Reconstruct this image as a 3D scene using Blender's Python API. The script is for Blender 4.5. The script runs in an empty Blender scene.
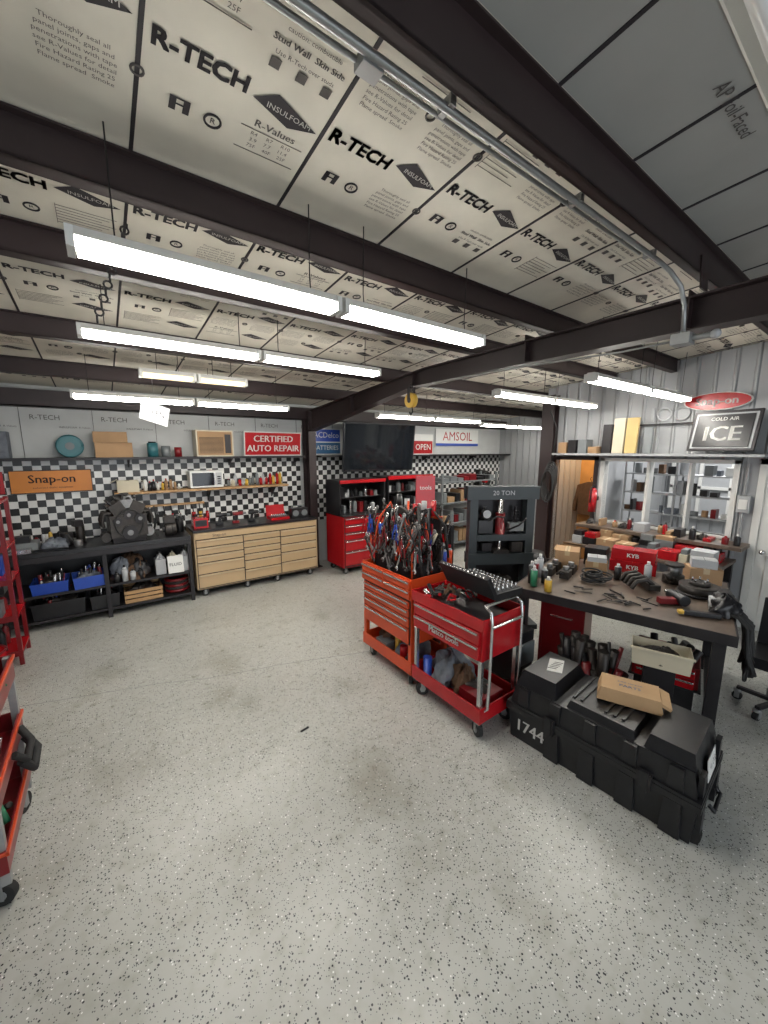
import bpy, math, random
from mathutils import Vector, Matrix, Euler
R = random.Random(7)
PI = math.pi
# ------------------------------------------------------------------ materials
MATS = {}
def mat(name, col, rough=0.5, metal=0.0, var=0.12, vscale=6.0, bump=0.0, emit=0.0, spec=0.5):
    if name in MATS: return MATS[name]
    m = bpy.data.materials.new(name); m.use_nodes = True
    nt = m.node_tree; b = nt.nodes['Principled BSDF']
    b.inputs['Roughness'].default_value = rough
    b.inputs['Metallic'].default_value = metal
    b.inputs['Specular IOR Level'].default_value = spec
    tc = nt.nodes.new('ShaderNodeTexCoord'); nz = nt.nodes.new('ShaderNodeTexNoise')
    nz.inputs['Scale'].default_value = vscale; nz.inputs['Detail'].default_value = 5
    nt.links.new(tc.outputs['Object'], nz.inputs['Vector'])
    mx = nt.nodes.new('ShaderNodeMix'); mx.data_type = 'RGBA'
    mx.inputs[6].default_value = (*[c*(1-var) for c in col], 1)
    mx.inputs[7].default_value = (*[min(1, c*(1+var)) for c in col], 1)
    nt.links.new(nz.outputs['Fac'], mx.inputs[0]); nt.links.new(mx.outputs[2], b.inputs['Base Color'])
    if bump:
        bp = nt.nodes.new('ShaderNodeBump'); bp.inputs['Strength'].default_value = bump
        bp.inputs['Distance'].default_value = 0.01
        nt.links.new(nz.outputs['Fac'], bp.inputs['Height']); nt.links.new(bp.outputs[0], b.inputs['Normal'])
    if emit:
        b.inputs['Emission Color'].default_value = (*col, 1); b.inputs['Emission Strength'].default_value = emit
    MATS[name] = m
    return m
BLK = mat('black_plastic', (.010,.010,.012), .36, vscale=20, var=.4)
DRK = mat('dark_steel', (.028,.026,.028), .45, .5, var=.4)
RBR = mat('red_oxide_steel', (.024,.0135,.014), .5, 0, var=.35, vscale=3)
RED = mat('red_paint', (.37,.008,.012), .25, 0, var=.15)
DRED = mat('dark_red_paint', (.17,.008,.011), .3)
ORG = mat('orange_paint', (.52,.055,.011), .3, 0, var=.15)
TAN = mat('tan_paint', (.46,.33,.19), .4, 0, var=.06)
CHR = mat('chrome', (.6,.6,.6), .22, .9, var=.2, vscale=30)
GAL = mat('galvanised', (.34,.35,.35), .4, .6, var=.25, vscale=12)
GRY = mat('grey_paint', (.16,.175,.18), .5)
LGR = mat('light_grey', (.38,.39,.40), .5)
WHT = mat('white_paint', (.68,.68,.65), .45, var=.05)
CRM = mat('cream_plastic', (.52,.47,.35), .5)
CARD = mat('cardboard', (.34,.21,.11), .85, var=.12, vscale=9)
TAPE = mat('tape', (.45,.34,.2), .35)
PAPR = mat('kraft_paper', (.42,.27,.14), .8, var=.15, bump=.4)
BLU = mat('blue_plastic', (.015,.06,.36), .35)
YEL = mat('yellow_paint', (.55,.34,.04), .4)
TNY = mat('tan_yellow_board', (.50,.37,.15), .6)
SGN = mat('sign_orange', (.52,.18,.02), .4)
GRN = mat('green_paint', (.03,.2,.1), .4)
TEAL = mat('teal_paint', (.03,.14,.16), .4)
RUB = mat('rubber', (.016,.016,.016), .75, var=.3)
ALU = mat('cast_aluminium', (.22,.22,.22), .45, .7, var=.35, vscale=25, bump=.3)
IRON = mat('greasy_iron', (.045,.04,.037), .45, .6, var=.5, vscale=25, bump=.3)
CLO = mat('grey_cloth', (.13,.145,.17), .95, var=.45, vscale=20, bump=.5)
BRN = mat('brown_cloth', (.10,.055,.03), .95, var=.4, vscale=20, bump=.5)
WOOD = mat('bench_wood', (.115,.085,.064), .42, var=.8, vscale=6, bump=.2)
PLY = mat('plywood', (.40,.24,.11), .6, var=.15, vscale=5)
GLS = mat('screen_glass', (.01,.012,.015), .06)
INK = mat('print_ink', (.022,.018,.022), .7)
INK2 = mat('small_print_ink', (.10,.09,.085), .8)
INKB = mat('blue_ink', (.02,.10,.22), .7)
PAN = mat('panel_print_paper', (.50,.49,.45), .6)
TUBE = mat('lamp_tube', (1,.965,.90), .4, var=0, emit=42)
DIM = mat('lamp_tube_dim', (1,.85,.55), .4, var=0, emit=1.2)
OFFT = mat('lamp_tube_unlit', (.75,.75,.74), .3, var=0)
PGR=mat('press_blue_grey',(.028,.036,.04),.45)
# ------------------------------------------------------------------ text cache
TC = {}
def text_geo(s):
    if s in TC: return TC[s]
    c = bpy.data.curves.new('t', 'FONT'); c.body = s; c.align_x = 'CENTER'; c.align_y = 'CENTER'
    c.resolution_u = 2
    o = bpy.data.objects.new('t', c); bpy.context.scene.collection.objects.link(o)
    dg = bpy.context.evaluated_depsgraph_get(); dg.update()
    me = bpy.data.meshes.new_from_object(o.evaluated_get(dg))
    vs = [(v.co.x, v.co.y) for v in me.vertices]; fs = [tuple(p.vertices) for p in me.polygons]
    bpy.data.objects.remove(o); bpy.data.meshes.remove(me)
    TC[s] = (vs, fs); return TC[s]
# ------------------------------------------------------------------ builder
class B:
    def __init__(s, name, loc=(0,0,0), rz=0.0, rx=0.0):
        s.name=name; s.loc=loc; s.rz=rz; s.rx=rx; s.v=[]; s.f=[]; s.mi=[]; s.sm=[]; s.mats=[]
    def m(s, mt):
        if mt not in s.mats: s.mats.append(mt)
        return s.mats.index(mt)
    def add(s, vs, fs, mt, smooth=False):
        o=len(s.v); s.v += [tuple(v) for v in vs]; k=s.m(mt)
        for i,f in enumerate(fs):
            s.f.append(tuple(o+j for j in f)); s.mi.append(k)
            s.sm.append(smooth if isinstance(smooth,bool) else smooth[i])
        return s
    def box(s, c, d, mt, rot=None, taper=None):
        x,y,z=d[0]/2,d[1]/2,d[2]/2; tx,ty = taper or (1,1)
        vs=[(-x,-y,-z),(x,-y,-z),(x,y,-z),(-x,y,-z),(-x*tx,-y*ty,z),(x*tx,-y*ty,z),(x*tx,y*ty,z),(-x*tx,y*ty,z)]
        M = Euler(rot).to_matrix() if rot else None
        vs=[(M@Vector(v) if M else Vector(v))+Vector(c) for v in vs]
        return s.add(vs,[(0,3,2,1),(4,5,6,7),(0,1,5,4),(1,2,6,5),(2,3,7,6),(3,0,4,7)],mt)
    def bb(s, a, b, mt):
        return s.box([(a[i]+b[i])/2 for i in range(3)],[abs(b[i]-a[i]) for i in range(3)],mt)
    def cyl(s, p0, p1, r, mt, r2=None, n=14, cap=True):
        p0=Vector(p0); p1=Vector(p1); r2=r if r2 is None else r2
        d=(p1-p0).normalized(); a=d.orthogonal().normalized(); b=d.cross(a)
        vs=[]
        for i in range(n):
            t=2*PI*i/n; e=a*math.cos(t)+b*math.sin(t); vs+= [p0+e*r, p1+e*r2]
        fs=[(2*i,2*((i+1)%n),2*((i+1)%n)+1,2*i+1) for i in range(n)]; sm=[True]*n
        if cap: fs += [tuple(2*i for i in range(n))[::-1], tuple(2*i+1 for i in range(n))]; sm += [False]*2
        return s.add(vs,fs,mt,sm)
    def tube(s, path, r, mt, n=8):
        P=[Vector(p) for p in path]; vs=[]; fs=[]
        a=None
        for i,p in enumerate(P):
            d=((P[min(i+1,len(P)-1)]-P[max(i-1,0)])).normalized()
            if a is None: a=d.orthogonal().normalized()
            a=(a-d*a.dot(d)); a = a.normalized() if a.length>1e-5 else d.orthogonal().normalized()
            b=d.cross(a)
            for k in range(n):
                t=2*PI*k/n; vs.append(p+a*math.cos(t)*r+b*math.sin(t)*r)
        for i in range(len(P)-1):
            for k in range(n):
                fs.append((i*n+k,i*n+(k+1)%n,(i+1)*n+(k+1)%n,(i+1)*n+k))
        fs += [tuple(range(n))[::-1], tuple((len(P)-1)*n+k for k in range(n))]
        return s.add(vs,fs,mt,[True]*(len(fs)-2)+[False]*2)
    def torus(s, c, Rr, r, mt, axis='z', n=24, arc=2*PI, sc=(1,1)):
        path=[]
        m=int(n*arc/(2*PI))
        for i in range(m+1):
            t=arc*i/m; x,y=Rr*math.cos(t)*sc[0],Rr*math.sin(t)*sc[1]
            q={'z':(x,y,0),'y':(x,0,y),'x':(0,x,y)}[axis]
            path.append([c[j]+q[j] for j in range(3)])
        return s.tube(path,r,mt)
    def sph(s, c, r, mt, sc=(1,1,1), n=12):
        vs=[];fs=[]
        for i in range(n//2+1):
            ph=PI*i/(n//2)
            for k in range(n):
                t=2*PI*k/n
                vs.append((c[0]+r*sc[0]*math.sin(ph)*math.cos(t),c[1]+r*sc[1]*math.sin(ph)*math.sin(t),c[2]+r*sc[2]*math.cos(ph)))
        for i in range(n//2):
            for k in range(n):
                fs.append((i*n+k,(i+1)*n+k,(i+1)*n+(k+1)%n,i*n+(k+1)%n))
        return s.add(vs,fs,mt,True)
    def lump(s, c, d, mt, seed=0, n=24):   # crumpled cloth / rag heap
        q=random.Random(seed); vs=[];fs=[]
        ph=[q.uniform(0,6) for _ in range(8)]
        for i in range(n//2+1):
            a=PI*.5*i/(n//2)
            for k in range(n):
                t=2*PI*k/n
                w=1+.16*math.sin(3*t+ph[0]+2*a)+.12*math.sin(7*t+ph[1]+4*a)+.1*math.sin(9*a+ph[2]+4*t)+.06*math.sin(11*t+ph[3]-9*a)
                vs.append((c[0]+d[0]/2*math.sin(a+.02)*math.cos(t)*w,c[1]+d[1]/2*math.sin(a+.02)*math.sin(t)*w,c[2]+d[2]*max(0,math.cos(a))*(.55+.45*w)))
        for i in range(n//2):
            for k in range(n): fs.append((i*n+k,(i+1)*n+k,(i+1)*n+(k+1)%n,i*n+(k+1)%n))
        return s.add(vs,fs,mt,True)
    def prism(s, pts, axis, lo, hi, mt):
        n=len(pts)
        def q(p,h): return {'x':(h,p[0],p[1]),'y':(p[0],h,p[1]),'z':(p[0],p[1],h)}[axis]
        vs=[q(p,lo) for p in pts]+[q(p,hi) for p in pts]
        fs=[tuple(range(n))[::-1],tuple(range(n,2*n))]+[(i,(i+1)%n,n+(i+1)%n,n+i) for i in range(n)]
        return s.add(vs,fs,mt)
    def bin(s, c, d, mt, t=.006, flare=1.0):
        x,y,h=d[0]/2,d[1]/2,d[2]; fx=x*flare; fy=y*flare
        o=[(-x,-y,0),(x,-y,0),(x,y,0),(-x,y,0),(-fx,-fy,h),(fx,-fy,h),(fx,fy,h),(-fx,fy,h)]
        i=[(-x+t,-y+t,t),(x-t,-y+t,t),(x-t,y-t,t),(-x+t,y-t,t),(-fx+t,-fy+t,h),(fx-t,-fy+t,h),(fx-t,fy-t,h),(-fx+t,fy-t,h)]
        vs=[(a+c[0],b+c[1],e+c[2]) for a,b,e in o+i]
        fs=[(0,3,2,1),(0,1,5,4),(1,2,6,5),(2,3,7,6),(3,0,4,7),(8,9,10,11),(8,12,13,9),(9,13,14,10),(10,14,15,11),(11,15,12,8),
            (4,5,13,12),(5,6,14,13),(6,7,15,14),(7,4,12,15)]
        return s.add(vs,fs,mt)
    def text(s, st, size, o, right, up, mt, sx=1.0):
        vs,fs=text_geo(st); o=Vector(o); r=Vector(right).normalized()*size*sx; u=Vector(up).normalized()*size
        return s.add([o+r*x+u*y for x,y in vs],fs,mt)
    def caster(s, x, y, r=.06, ang=0, mt=RUB):
        ux,uy=math.cos(ang+PI/2),math.sin(ang+PI/2)
        s.cyl((x-ux*.018,y-uy*.018,r),(x+ux*.018,y+uy*.018,r),r,mt,n=18)
        s.cyl((x-ux*.020,y-uy*.020,r),(x+ux*.020,y+uy*.020,r),r*.45,GAL,n=12)
        for k in (-1,1):
            s.box((x+ux*.024*k,y+uy*.024*k,r*1.35),(.035,.004,r*1.5),GAL,rot=(0,0,ang))
        s.cyl((x,y,2*r+.005),(x,y,2*r+.03),.03,GAL)
    def done(s, bevel=0.0, parent=None, seg=2):
        me=bpy.data.meshes.new(s.name); me.from_pydata(s.v,[],s.f)
        for mt in s.mats: me.materials.append(mt)
        me.polygons.foreach_set('material_index',s.mi); me.polygons.foreach_set('use_smooth',s.sm); me.update()
        o=bpy.data.objects.new(s.name,me); bpy.context.scene.collection.objects.link(o)
        o.location=s.loc; o.rotation_euler=(s.rx,0,s.rz)
        if bevel:
            md=o.modifiers.new('bev','BEVEL'); md.width=bevel; md.segments=seg; md.limit_method='ANGLE'; md.angle_limit=math.radians(50)
        if parent: o.parent=parent
        return o
# ------------------------------------------------------------------ surface materials
def floor_mat():
    m=bpy.data.materials.new('epoxy_floor'); m.use_nodes=True; nt=m.node_tree; b=nt.nodes['Principled BSDF']
    N=nt.nodes.new; L=nt.links.new
    tc=N('ShaderNodeTexCoord')
    def mix(a,bc,fac):
        x=N('ShaderNodeMix'); x.data_type='RGBA'
        for i,v in ((6,a),(7,bc)):
            if isinstance(v,tuple): x.inputs[i].default_value=(*v,1)
            else: L(v,x.inputs[i])
        L(fac,x.inputs[0]); return x.outputs[2]
    def chips(scale,size,prob,seed):
        mp=N('ShaderNodeMapping'); mp.inputs['Location'].default_value=(seed,seed*2,seed); L(tc.outputs['Object'],mp.inputs[0])
        v=N('ShaderNodeTexVoronoi'); v.inputs['Scale'].default_value=scale; L(mp.outputs[0],v.inputs['Vector'])
        a=N('ShaderNodeMath'); a.operation='LESS_THAN'; L(v.outputs['Distance'],a.inputs[0]); a.inputs[1].default_value=size
        sp=N('ShaderNodeSeparateColor'); L(v.outputs['Color'],sp.inputs[0])
        c=N('ShaderNodeMath'); c.operation='LESS_THAN'; L(sp.outputs[0],c.inputs[0]); c.inputs[1].default_value=prob
        d=N('ShaderNodeMath'); d.operation='MULTIPLY'; L(a.outputs[0],d.inputs[0]); L(c.outputs[0],d.inputs[1]); return d.outputs[0]
    def noise(sc,det,lo,hi,ca,cc):
        n=N('ShaderNodeTexNoise'); n.inputs['Scale'].default_value=sc; n.inputs['Detail'].default_value=det; L(tc.outputs['Object'],n.inputs['Vector'])
        r=N('ShaderNodeValToRGB'); r.color_ramp.elements[0].position=lo; r.color_ramp.elements[0].color=(*ca,1)
        r.color_ramp.elements[1].position=hi; r.color_ramp.elements[1].color=(*cc,1); L(n.outputs['Fac'],r.inputs[0]); return n.outputs['Fac'],r.outputs[0]
    def mul(a,c_):
        mm=N('ShaderNodeMix'); mm.data_type='RGBA'; mm.blend_type='MULTIPLY'; mm.inputs[0].default_value=1; L(a,mm.inputs[6]); L(c_,mm.inputs[7]); return mm.outputs[2]
    _,c1=noise(.9,8,.3,.7,(.40,.405,.375),(.51,.515,.48))
    f2,c2=noise(14,6,.34,.5,(.90,.89,.86),(1,1,1))
    _,c3=noise(1.9,7,.30,.45,(.78,.76,.72),(1,1,1))
    c=mul(mul(c1,c2),c3)
    c=mix(c,(.02,.02,.025),chips(66,.29,.30,3.1))
    c=mix(c,(.85,.85,.83),chips(58,.22,.14,7.7))
    c=mix(c,(.05,.05,.06),chips(125,.30,.26,1.3))
    L(c,b.inputs['Base Color'])
    rr=N('ShaderNodeMapRange'); rr.inputs[3].default_value=.20; rr.inputs[4].default_value=.42; L(f2,rr.inputs[0]); L(rr.outputs[0],b.inputs['Roughness'])
    return m
def wall_ribs(name,col,scale=3.3):
    m=mat(name,col,.5,0,var=.08,vscale=2)
    nt=m.node_tree; b=nt.nodes['Principled BSDF']; tc=nt.nodes.new('ShaderNodeTexCoord')
    w=nt.nodes.new('ShaderNodeTexWave'); w.wave_profile='TRI'; w.bands_direction='DIAGONAL'; w.inputs['Scale'].default_value=scale; w.inputs['Distortion'].default_value=0
    mp=nt.nodes.new('ShaderNodeMapping'); mp.inputs['Scale'].default_value=(1,1,0)
    nt.links.new(tc.outputs['Object'],mp.inputs[0]); nt.links.new(mp.outputs[0],w.inputs['Vector'])
    r=nt.nodes.new('ShaderNodeValToRGB'); r.color_ramp.elements[0].position=.72; r.color_ramp.elements[1].position=.9
    bp=nt.nodes.new('ShaderNodeBump'); bp.inputs['Distance'].default_value=.03; bp.inputs['Strength'].default_value=.8
    nt.links.new(w.outputs['Fac'],r.inputs[0]); nt.links.new(r.outputs[0],bp.inputs['Height']); nt.links.new(bp.outputs[0],b.inputs['Normal'])
    return m
def checker_mat():
    m=bpy.data.materials.new('checker_board'); m.use_nodes=True; nt=m.node_tree; b=nt.nodes['Principled BSDF']
    tc=nt.nodes.new('ShaderNodeTexCoord'); mp=nt.nodes.new('ShaderNodeMapping'); mp.inputs['Scale'].default_value=(1,0,1); mp.inputs['Location'].default_value=(.01,.005,.003)
    c=nt.nodes.new('ShaderNodeTexChecker'); c.inputs['Scale'].default_value=11.0
    c.inputs['Color1'].default_value=(.66,.66,.64,1); c.inputs['Color2'].default_value=(.012,.012,.012,1)
    nt.links.new(tc.outputs['Object'],mp.inputs[0]); nt.links.new(mp.outputs[0],c.inputs['Vector']); nt.links.new(c.outputs['Color'],b.inputs['Base Color'])
    b.inputs['Roughness'].default_value=.35
    return m
FLOOR=floor_mat(); CHK=checker_mat()
WALLM=wall_ribs('ribbed_wall_metal',(.33,.34,.35),3.3)
FOAM=mat('foam_wall_board',(.48,.49,.48),.6,var=.12,vscale=4)
CEIL=mat('ceiling_foil_board',(.67,.635,.545),.55,var=.22,vscale=3.5)
CEIL2=mat('ceiling_grey_board',(.36,.36,.34),.5,var=.12,vscale=3.5)
CORK=mat('office_wood_wall',(.46,.23,.07),.6,var=.25)
# ------------------------------------------------------------------ room shell
X0,X1,XR,Y0,Y1=-3.6,6.3,8.9,-3.2,6.8
SL=.075; CZ=3.42; PD=.155
def zc(y): return CZ-SL*(y-1.5)
B('floor').bb((X0-.1,Y0-1.5,-.1),(XR+.1,Y1+.1,0),FLOOR).done()
b=B('wall_back'); b.bb((X0,Y1,0),(XR+.1,Y1+.12,zc(Y1)+.02),FOAM); b.done()
b=B('wall_left'); b.prism([(Y0,0),(Y1+.12,0),(Y1+.12,zc(Y1)),(Y0,zc(Y0))],'x',X0-.12,X0,WALLM); b.done()
b=B('wall_front')
b.bb((X0,Y0-.12,0),(-2.2,Y0,3.7),WALLM).bb((3.8,Y0-.12,0),(XR,Y0,3.7),WALLM).bb((-2.2,Y0-.12,3.2),(3.8,Y0,3.7),WALLM); b.done()
b=B('wall_far_right'); b.prism([(Y0,0),(Y1+.12,0),(Y1+.12,zc(Y1)),(Y0,zc(Y0))],'x',XR,XR+.12,WALLM); b.done()
b=B('wall_right')
def seg(y0,y1,z0,z1): b.bb((X1,y0,z0),(X1+.1,y1,z1),WALLM)
seg(Y0,.15,0,3.05); seg(.15,1.05,2.06,3.05); seg(1.05,1.3,0,3.05); seg(1.3,2.82,0,1.12); seg(1.3,2.82,2.06,3.05); seg(2.82,2.98,0,3.05); seg(2.98,3.62,2.06,3.05); seg(3.62,3.75,0,3.05)
b.prism([(Y0,3.05),(3.75,3.05),(3.75,zc(3.75)-.01),(Y0,zc(Y0)-.01)],'x',X1,X1+.1,WALLM)
b.done()
b=B('wall_office_return'); b.bb((X1,3.75,0),(XR,3.85,zc(3.85)-.01),WALLM); b.done()
b=B('wall_office_partition'); b.bb((X1+.1,2.905,0),(XR,2.92,3.05),CORK); b.bb((X1+.1,2.885,0),(XR,2.904,3.05),LGR); b.bb((X1+1.1,2.92,0),(X1+1.15,3.75,3.05),CORK); b.done()
b=B('window_2'); 
wx=XR-.03
b.bb((wx-.03,1.4,1.0),(wx,2.7,2.05),LGR)
for y in (1.4,1.83,2.27,2.7): b.bb((wx-.07,y-.025,.98),(wx-.03,y+.025,2.07),WHT)
for z in (1.0,1.52,2.05): b.bb((wx-.07,1.38,z-.025),(wx-.03,2.72,z+.025),WHT)
b.done()
b=B('window_1')
for (ya,yb,za,zb) in ((1.24,2.88,2.03,2.08),(1.24,2.88,1.08,1.12),(1.24,1.3,1.1,2.08),(2.82,2.88,1.1,2.08),(2.2,2.24,1.12,2.05),(1.72,1.75,1.12,2.05)):
    b.bb((X1-.03,ya,za),(X1+.13,yb,zb),WHT)
b.done(.003)
q=B('office_shelf_unit',loc=(X1+.55,0,0))
for z in (.9,1.22,1.52,1.82): q.bb((0,1.35,z),(.32,2.75,z+.02),LGR)
for y in (1.35,2.04,2.73): q.bb((0,y,0),(.03,y+.025,2.15),LGR); q.bb((.3,y,0),(.32,y+.025,2.15),LGR)
for z in (.92,1.24,1.54,1.84):
    y=1.4
    while y<2.66:
        w_=R.uniform(.03,.16); h=R.uniform(.05,.25); c=R.choice([BLK,DRK,CLO,LGR,CARD,GRY,LGR,GRY,BLK,BRN,DRED,WHT])
        if R.random()<.85:
            if R.random()<.4: q.cyl((.12,y+w_/2,z),(.12,y+w_/2,z+h),w_*.42,c,n=12)
            else: q.bb((R.uniform(.02,.1),y,z),(.2,y+w_*.9,z+h),c)
        y+=w_+R.uniform(0,.04)
q.done(.002)
b=B('window_sill_shelf'); b.bb((X1-.42,1.05,1.03),(X1-.03,3.0,1.075),WOOD)
for y in (1.3,2.1,2.8): b.prism([(X1-.03,1.03),(X1-.34,1.03),(X1-.03,.78)],'y',y,y+.03,DRK)
b.done(.003)
b=B('door_1'); b.bb((X1-.0,.2,.01),(X1+.05,1.0,2.02),WHT)
for za,zb in ((.2,.95),(1.1,1.85)):
    for ya,yb in ((.3,.55),(.65,.9)): b.bb((X1-.012,ya,za),(X1,yb,zb),WHT)
b.cyl((X1-.06,.93,1.0),(X1,.93,1.0),.018,CHR); b.sph((X1-.07,.93,1.0),.032,CHR); b.done(.005)
b=B('trim_1'); b.bb((X1-.02,1.0,0),(X1+.0,1.07,2.1),WHT).bb((X1-.02,.13,0),(X1,.2,2.1),WHT).bb((X1-.02,.13,2.03),(X1,1.07,2.1),WHT); b.done(.003)
b=B('trim_2'); b.bb((X1-.02,2.92,0),(X1+.12,2.98,2.1),RBR).bb((X1-.02,3.62,0),(X1+.12,3.68,2.1),RBR).bb((X1-.02,2.92,2.04),(X1+.12,3.68,2.1),RBR); b.done(.003)
b=B('office_storage_ledge'); b.bb((X1-.28,1.0,2.12),(X1-.001,3.55,2.15),LGR)
b.done()
# ------------------------------------------------------------------ ceiling
th=math.atan(SL)
cb=B('ceiling',loc=(0,1.5,CZ),rx=-th)
cb.bb((X0-.1,-.6,0),(XR+.1,5.5,.06),CEIL); cb.bb((X0-.1,-6.4,0),(XR+.1,-.6,.06),CEIL2)
for j in range(-7,15):
    x=.21+.605*j
    cb.bb((x-.007,-.6,-.004),(x+.007,5.3,.0),INK)
    cb.bb((x-.008,-6.2,-.004),(x+.008,-.6,.0),INK)
for y in (-4.2,-2.9,-1.75,-1.0): cb.bb((X0,y-.004,-.004),(XR,y+.004,0),INK)
ceiling=cb.done()
def print_mesh(kind):
    q=B('panel_print_'+kind)
    Rr,U=(1,0,0),(0,-1,0)
    if kind=='rtech':
        for dx in (-.003,0,.003):
            for dy in (-.003,.0,.003): q.text('R-TECH',.084,(dx,dy,0),Rr,U,INK,1.0)
    elif kind=='fi':
        for dx in (-.006,0,.006): q.text('FI',.085,(dx,0,0),Rr,U,INK,1.1)
        q.torus((.11,0,0),.028,.004,INK,n=16); q.text('R',.035,(.11,0,0),Rr,U,INK)
    elif kind=='logo':
        q.add([(-.125,.0,0),(-.05,-.055,0),(.125,0.018,0),(.02,.055,0)],[(0,1,2,3)],INK)
        q.text('INSULFOAM',.032,(.01,.005,-.001),(1,.06,0),(-.06,-1,0),PAN,1.0)
    elif kind=='small':
        for i,t in enumerate(['Thoroughly seal all','panel joints, gaps and','penetrations with tape','see R-Values for detail','Fire Hazard Rating 25','Flame spread  Smoke']):
            q.text(t,.0225,(0,-.07+i*.026,0),Rr,U,INK2)
        q.torus((.155,-.04,0),.018,.004,INK2,n=14)
    elif kind=='rval':
        for d_ in (-.001,.001): q.text('R-Values',.045,(d_,-.08,0),Rr,U,INK2)
        for i,t in enumerate(['R4     R7     R10','3.9    7.7    11.4','75F    40F    25F']):
            q.text(t,.024,(0,-.03+i*.03,0),Rr,U,INK2)
        q.bb((-.12,-.052,-.001),(.12,-.049,0),INK2); q.bb((-.12,.055,-.001),(.12,.058,0),INK2)
    elif kind=='stud':
        for d_ in (-.001,.001): q.text('Stud Wall  Skin Side',.03,(d_,0,0),Rr,U,INK2)
        q.text('Use R-Tech over studs',.022,(0,.04,0),Rr,U,INK2); q.text('caution: combustible',.022,(0,-.04,0),Rr,U,INK2)
        for x in (-.09,0,.09): q.bb((x-.017,.06,-.001),(x+.017,.094,0),INK2)
    elif kind=='lines':
        for i in range(7): q.bb((-.12,-.08+i*.024,-.001),(.12-.03*(i%3),-.0775+i*.024,0),INK2)
        q.bb((-.121,-.09,-.001),(-.119,.08,0),INK2)
    o=q.done(parent=ceiling); return o
PM={}
def place_print(kind,x,wy,rz=0):
    if kind not in PM:
        o=print_mesh(kind); PM[kind]=o
    else:
        o=bpy.data.objects.new('panel_print_'+kind,PM[kind].data); bpy.context.scene.collection.objects.link(o); o.parent=ceiling
    o.location=(x,wy-1.5,-.003); o.rotation_euler=(0,0,rz)
pur=[-2.5,-1.35,-.25,.93,2.03,2.78,4.12,5.45]
pe=pur+[6.6]
for si in range(3,8):
    yk,yn=pe[si],pe[si+1]; Ln=yn-yk-.1
    for j in range(-5,14):
        x=.21+.605*j
        ym=yk+.05+Ln*(.5 if Ln<1.1 else .42)+R.uniform(-.03,.03)
        place_print('rtech',x+.17,ym); place_print('logo',x+.46,ym+R.uniform(-.03,.03))
        ks=['small','rval','stud','small','lines']; 
        place_print(R.choice(ks),x+.15,ym-.23); place_print(R.choice(ks),x+.45,ym-.2)
        place_print(R.choice(ks),x+.45,ym+.2)
        place_print('fi' if R.random()<.5 else 'small',x+.13,ym+.2)
        if Ln>1.1: 
            place_print(R.choice(ks),x+.16,ym+.42); place_print('logo',x+.45,ym+.42)
        if ym-.45>yk+.05: place_print(R.choice(ks),x+.3,ym-.42)
def johns(x,wy):
    jm=B('panel_print_grey',loc=(x,wy-1.5,-.003))
    jm.text('Johns',.10,(0,0,0),(1,0,0),(0,-1,0),INKB); jm.text('AP Foil-Faced',.07,(-.05,.14,0),(1,0,0),(0,-1,0),INK2); jm.box((-.02,-.12,0),(.09,.09,.001),INKB); jm.done(parent=ceiling)
for (x,y) in ((2.15,.44),(4.0,.45),(3.5,-.6),(.9,-.3)): johns(x,y)
for k,y in enumerate(pur):
    q=B('roof_purlin',loc=(0,1.5,CZ),rx=-th)
    yl=y-1.5; w=.07 if k!=3 else .045; pd=PD if k!=3 else .2
    q.bb((X0,yl,-pd),(XR,yl+.012,-.0),RBR); q.bb((X0,yl,-pd),(XR,yl+w,-pd+.012),RBR); q.bb((X0,yl-.03,-.012),(XR,yl+.01,-.004),RBR)
    q.bb((X0,yl+w-.01,-pd),(XR,yl+w,-pd+.03),RBR)
    if k==3:
        q.bb((X0,yl+w-.012,-pd),(XR,yl+w,0),RBR); q.bb((3.04,yl-.01,-.29),(3.16,yl,-.1),RBR)
    q.done()
q=B('steel_rafter')
zt=lambda y: min(zc(y)-PD-.004,3.175)
zb=lambda y: 2.95 if y<3.6 else 2.95-(y-3.6)*.145
ys=[Y0+.01,3.4,3.6,6.43]
for ya,yb in zip(ys[:-1],ys[1:]):
    q.prism([(ya,zb(ya)),(yb,zb(yb)),(yb,zt(yb)),(ya,zt(ya))],'x',3.095,3.105,RBR)
    q.prism([(ya,zb(ya)-.012),(yb,zb(yb)-.012),(yb,zb(yb)),(ya,zb(ya))],'x',3.03,3.17,RBR)
    q.prism([(ya,zt(ya)-.012),(yb,zt(yb)-.012),(yb,zt(yb)),(ya,zt(ya))],'x',3.03,3.17,RBR)
for y in (-1.2,.95,2.1,3.6,5.0): q.prism([(y,zb(y)),(y+.01,zb(y)),(y+.01,zt(y)),(y,zt(y))],'x',3.035,3.165,RBR)
q.done()
q=B('steel_column'); q.bb((3.095,6.45,0),(3.105,6.7,zt(6.6)),RBR); q.bb((3.03,6.44,0),(3.17,6.452,zt(6.5)),RBR); q.bb((3.03,6.7,0),(3.17,6.712,zt(6.7)),RBR); q.bb((2.98,6.4,0),(3.22,6.74,.015),RBR); q.done()
q=B('steel_column'); q.bb((X1-.16,3.72,0),(X1-.15+.13,3.74,zc(3.7)-PD),RBR); q.bb((X1-.17,3.62,0),(X1-.155,3.84,zc(3.7)-PD),RBR); q.bb((X1-.035,3.62,0),(X1-.02,3.84,zc(3.7)-PD),RBR); q.done()
q=B('eave_beam'); q.bb((X0,6.6,2.74),(XR,6.62,2.95),RBR); q.bb((X0,6.6,2.74),(XR,6.78,2.755),RBR); q.done()
q=B('electrical_conduit'); zy=zc(1.0)-.18
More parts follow.
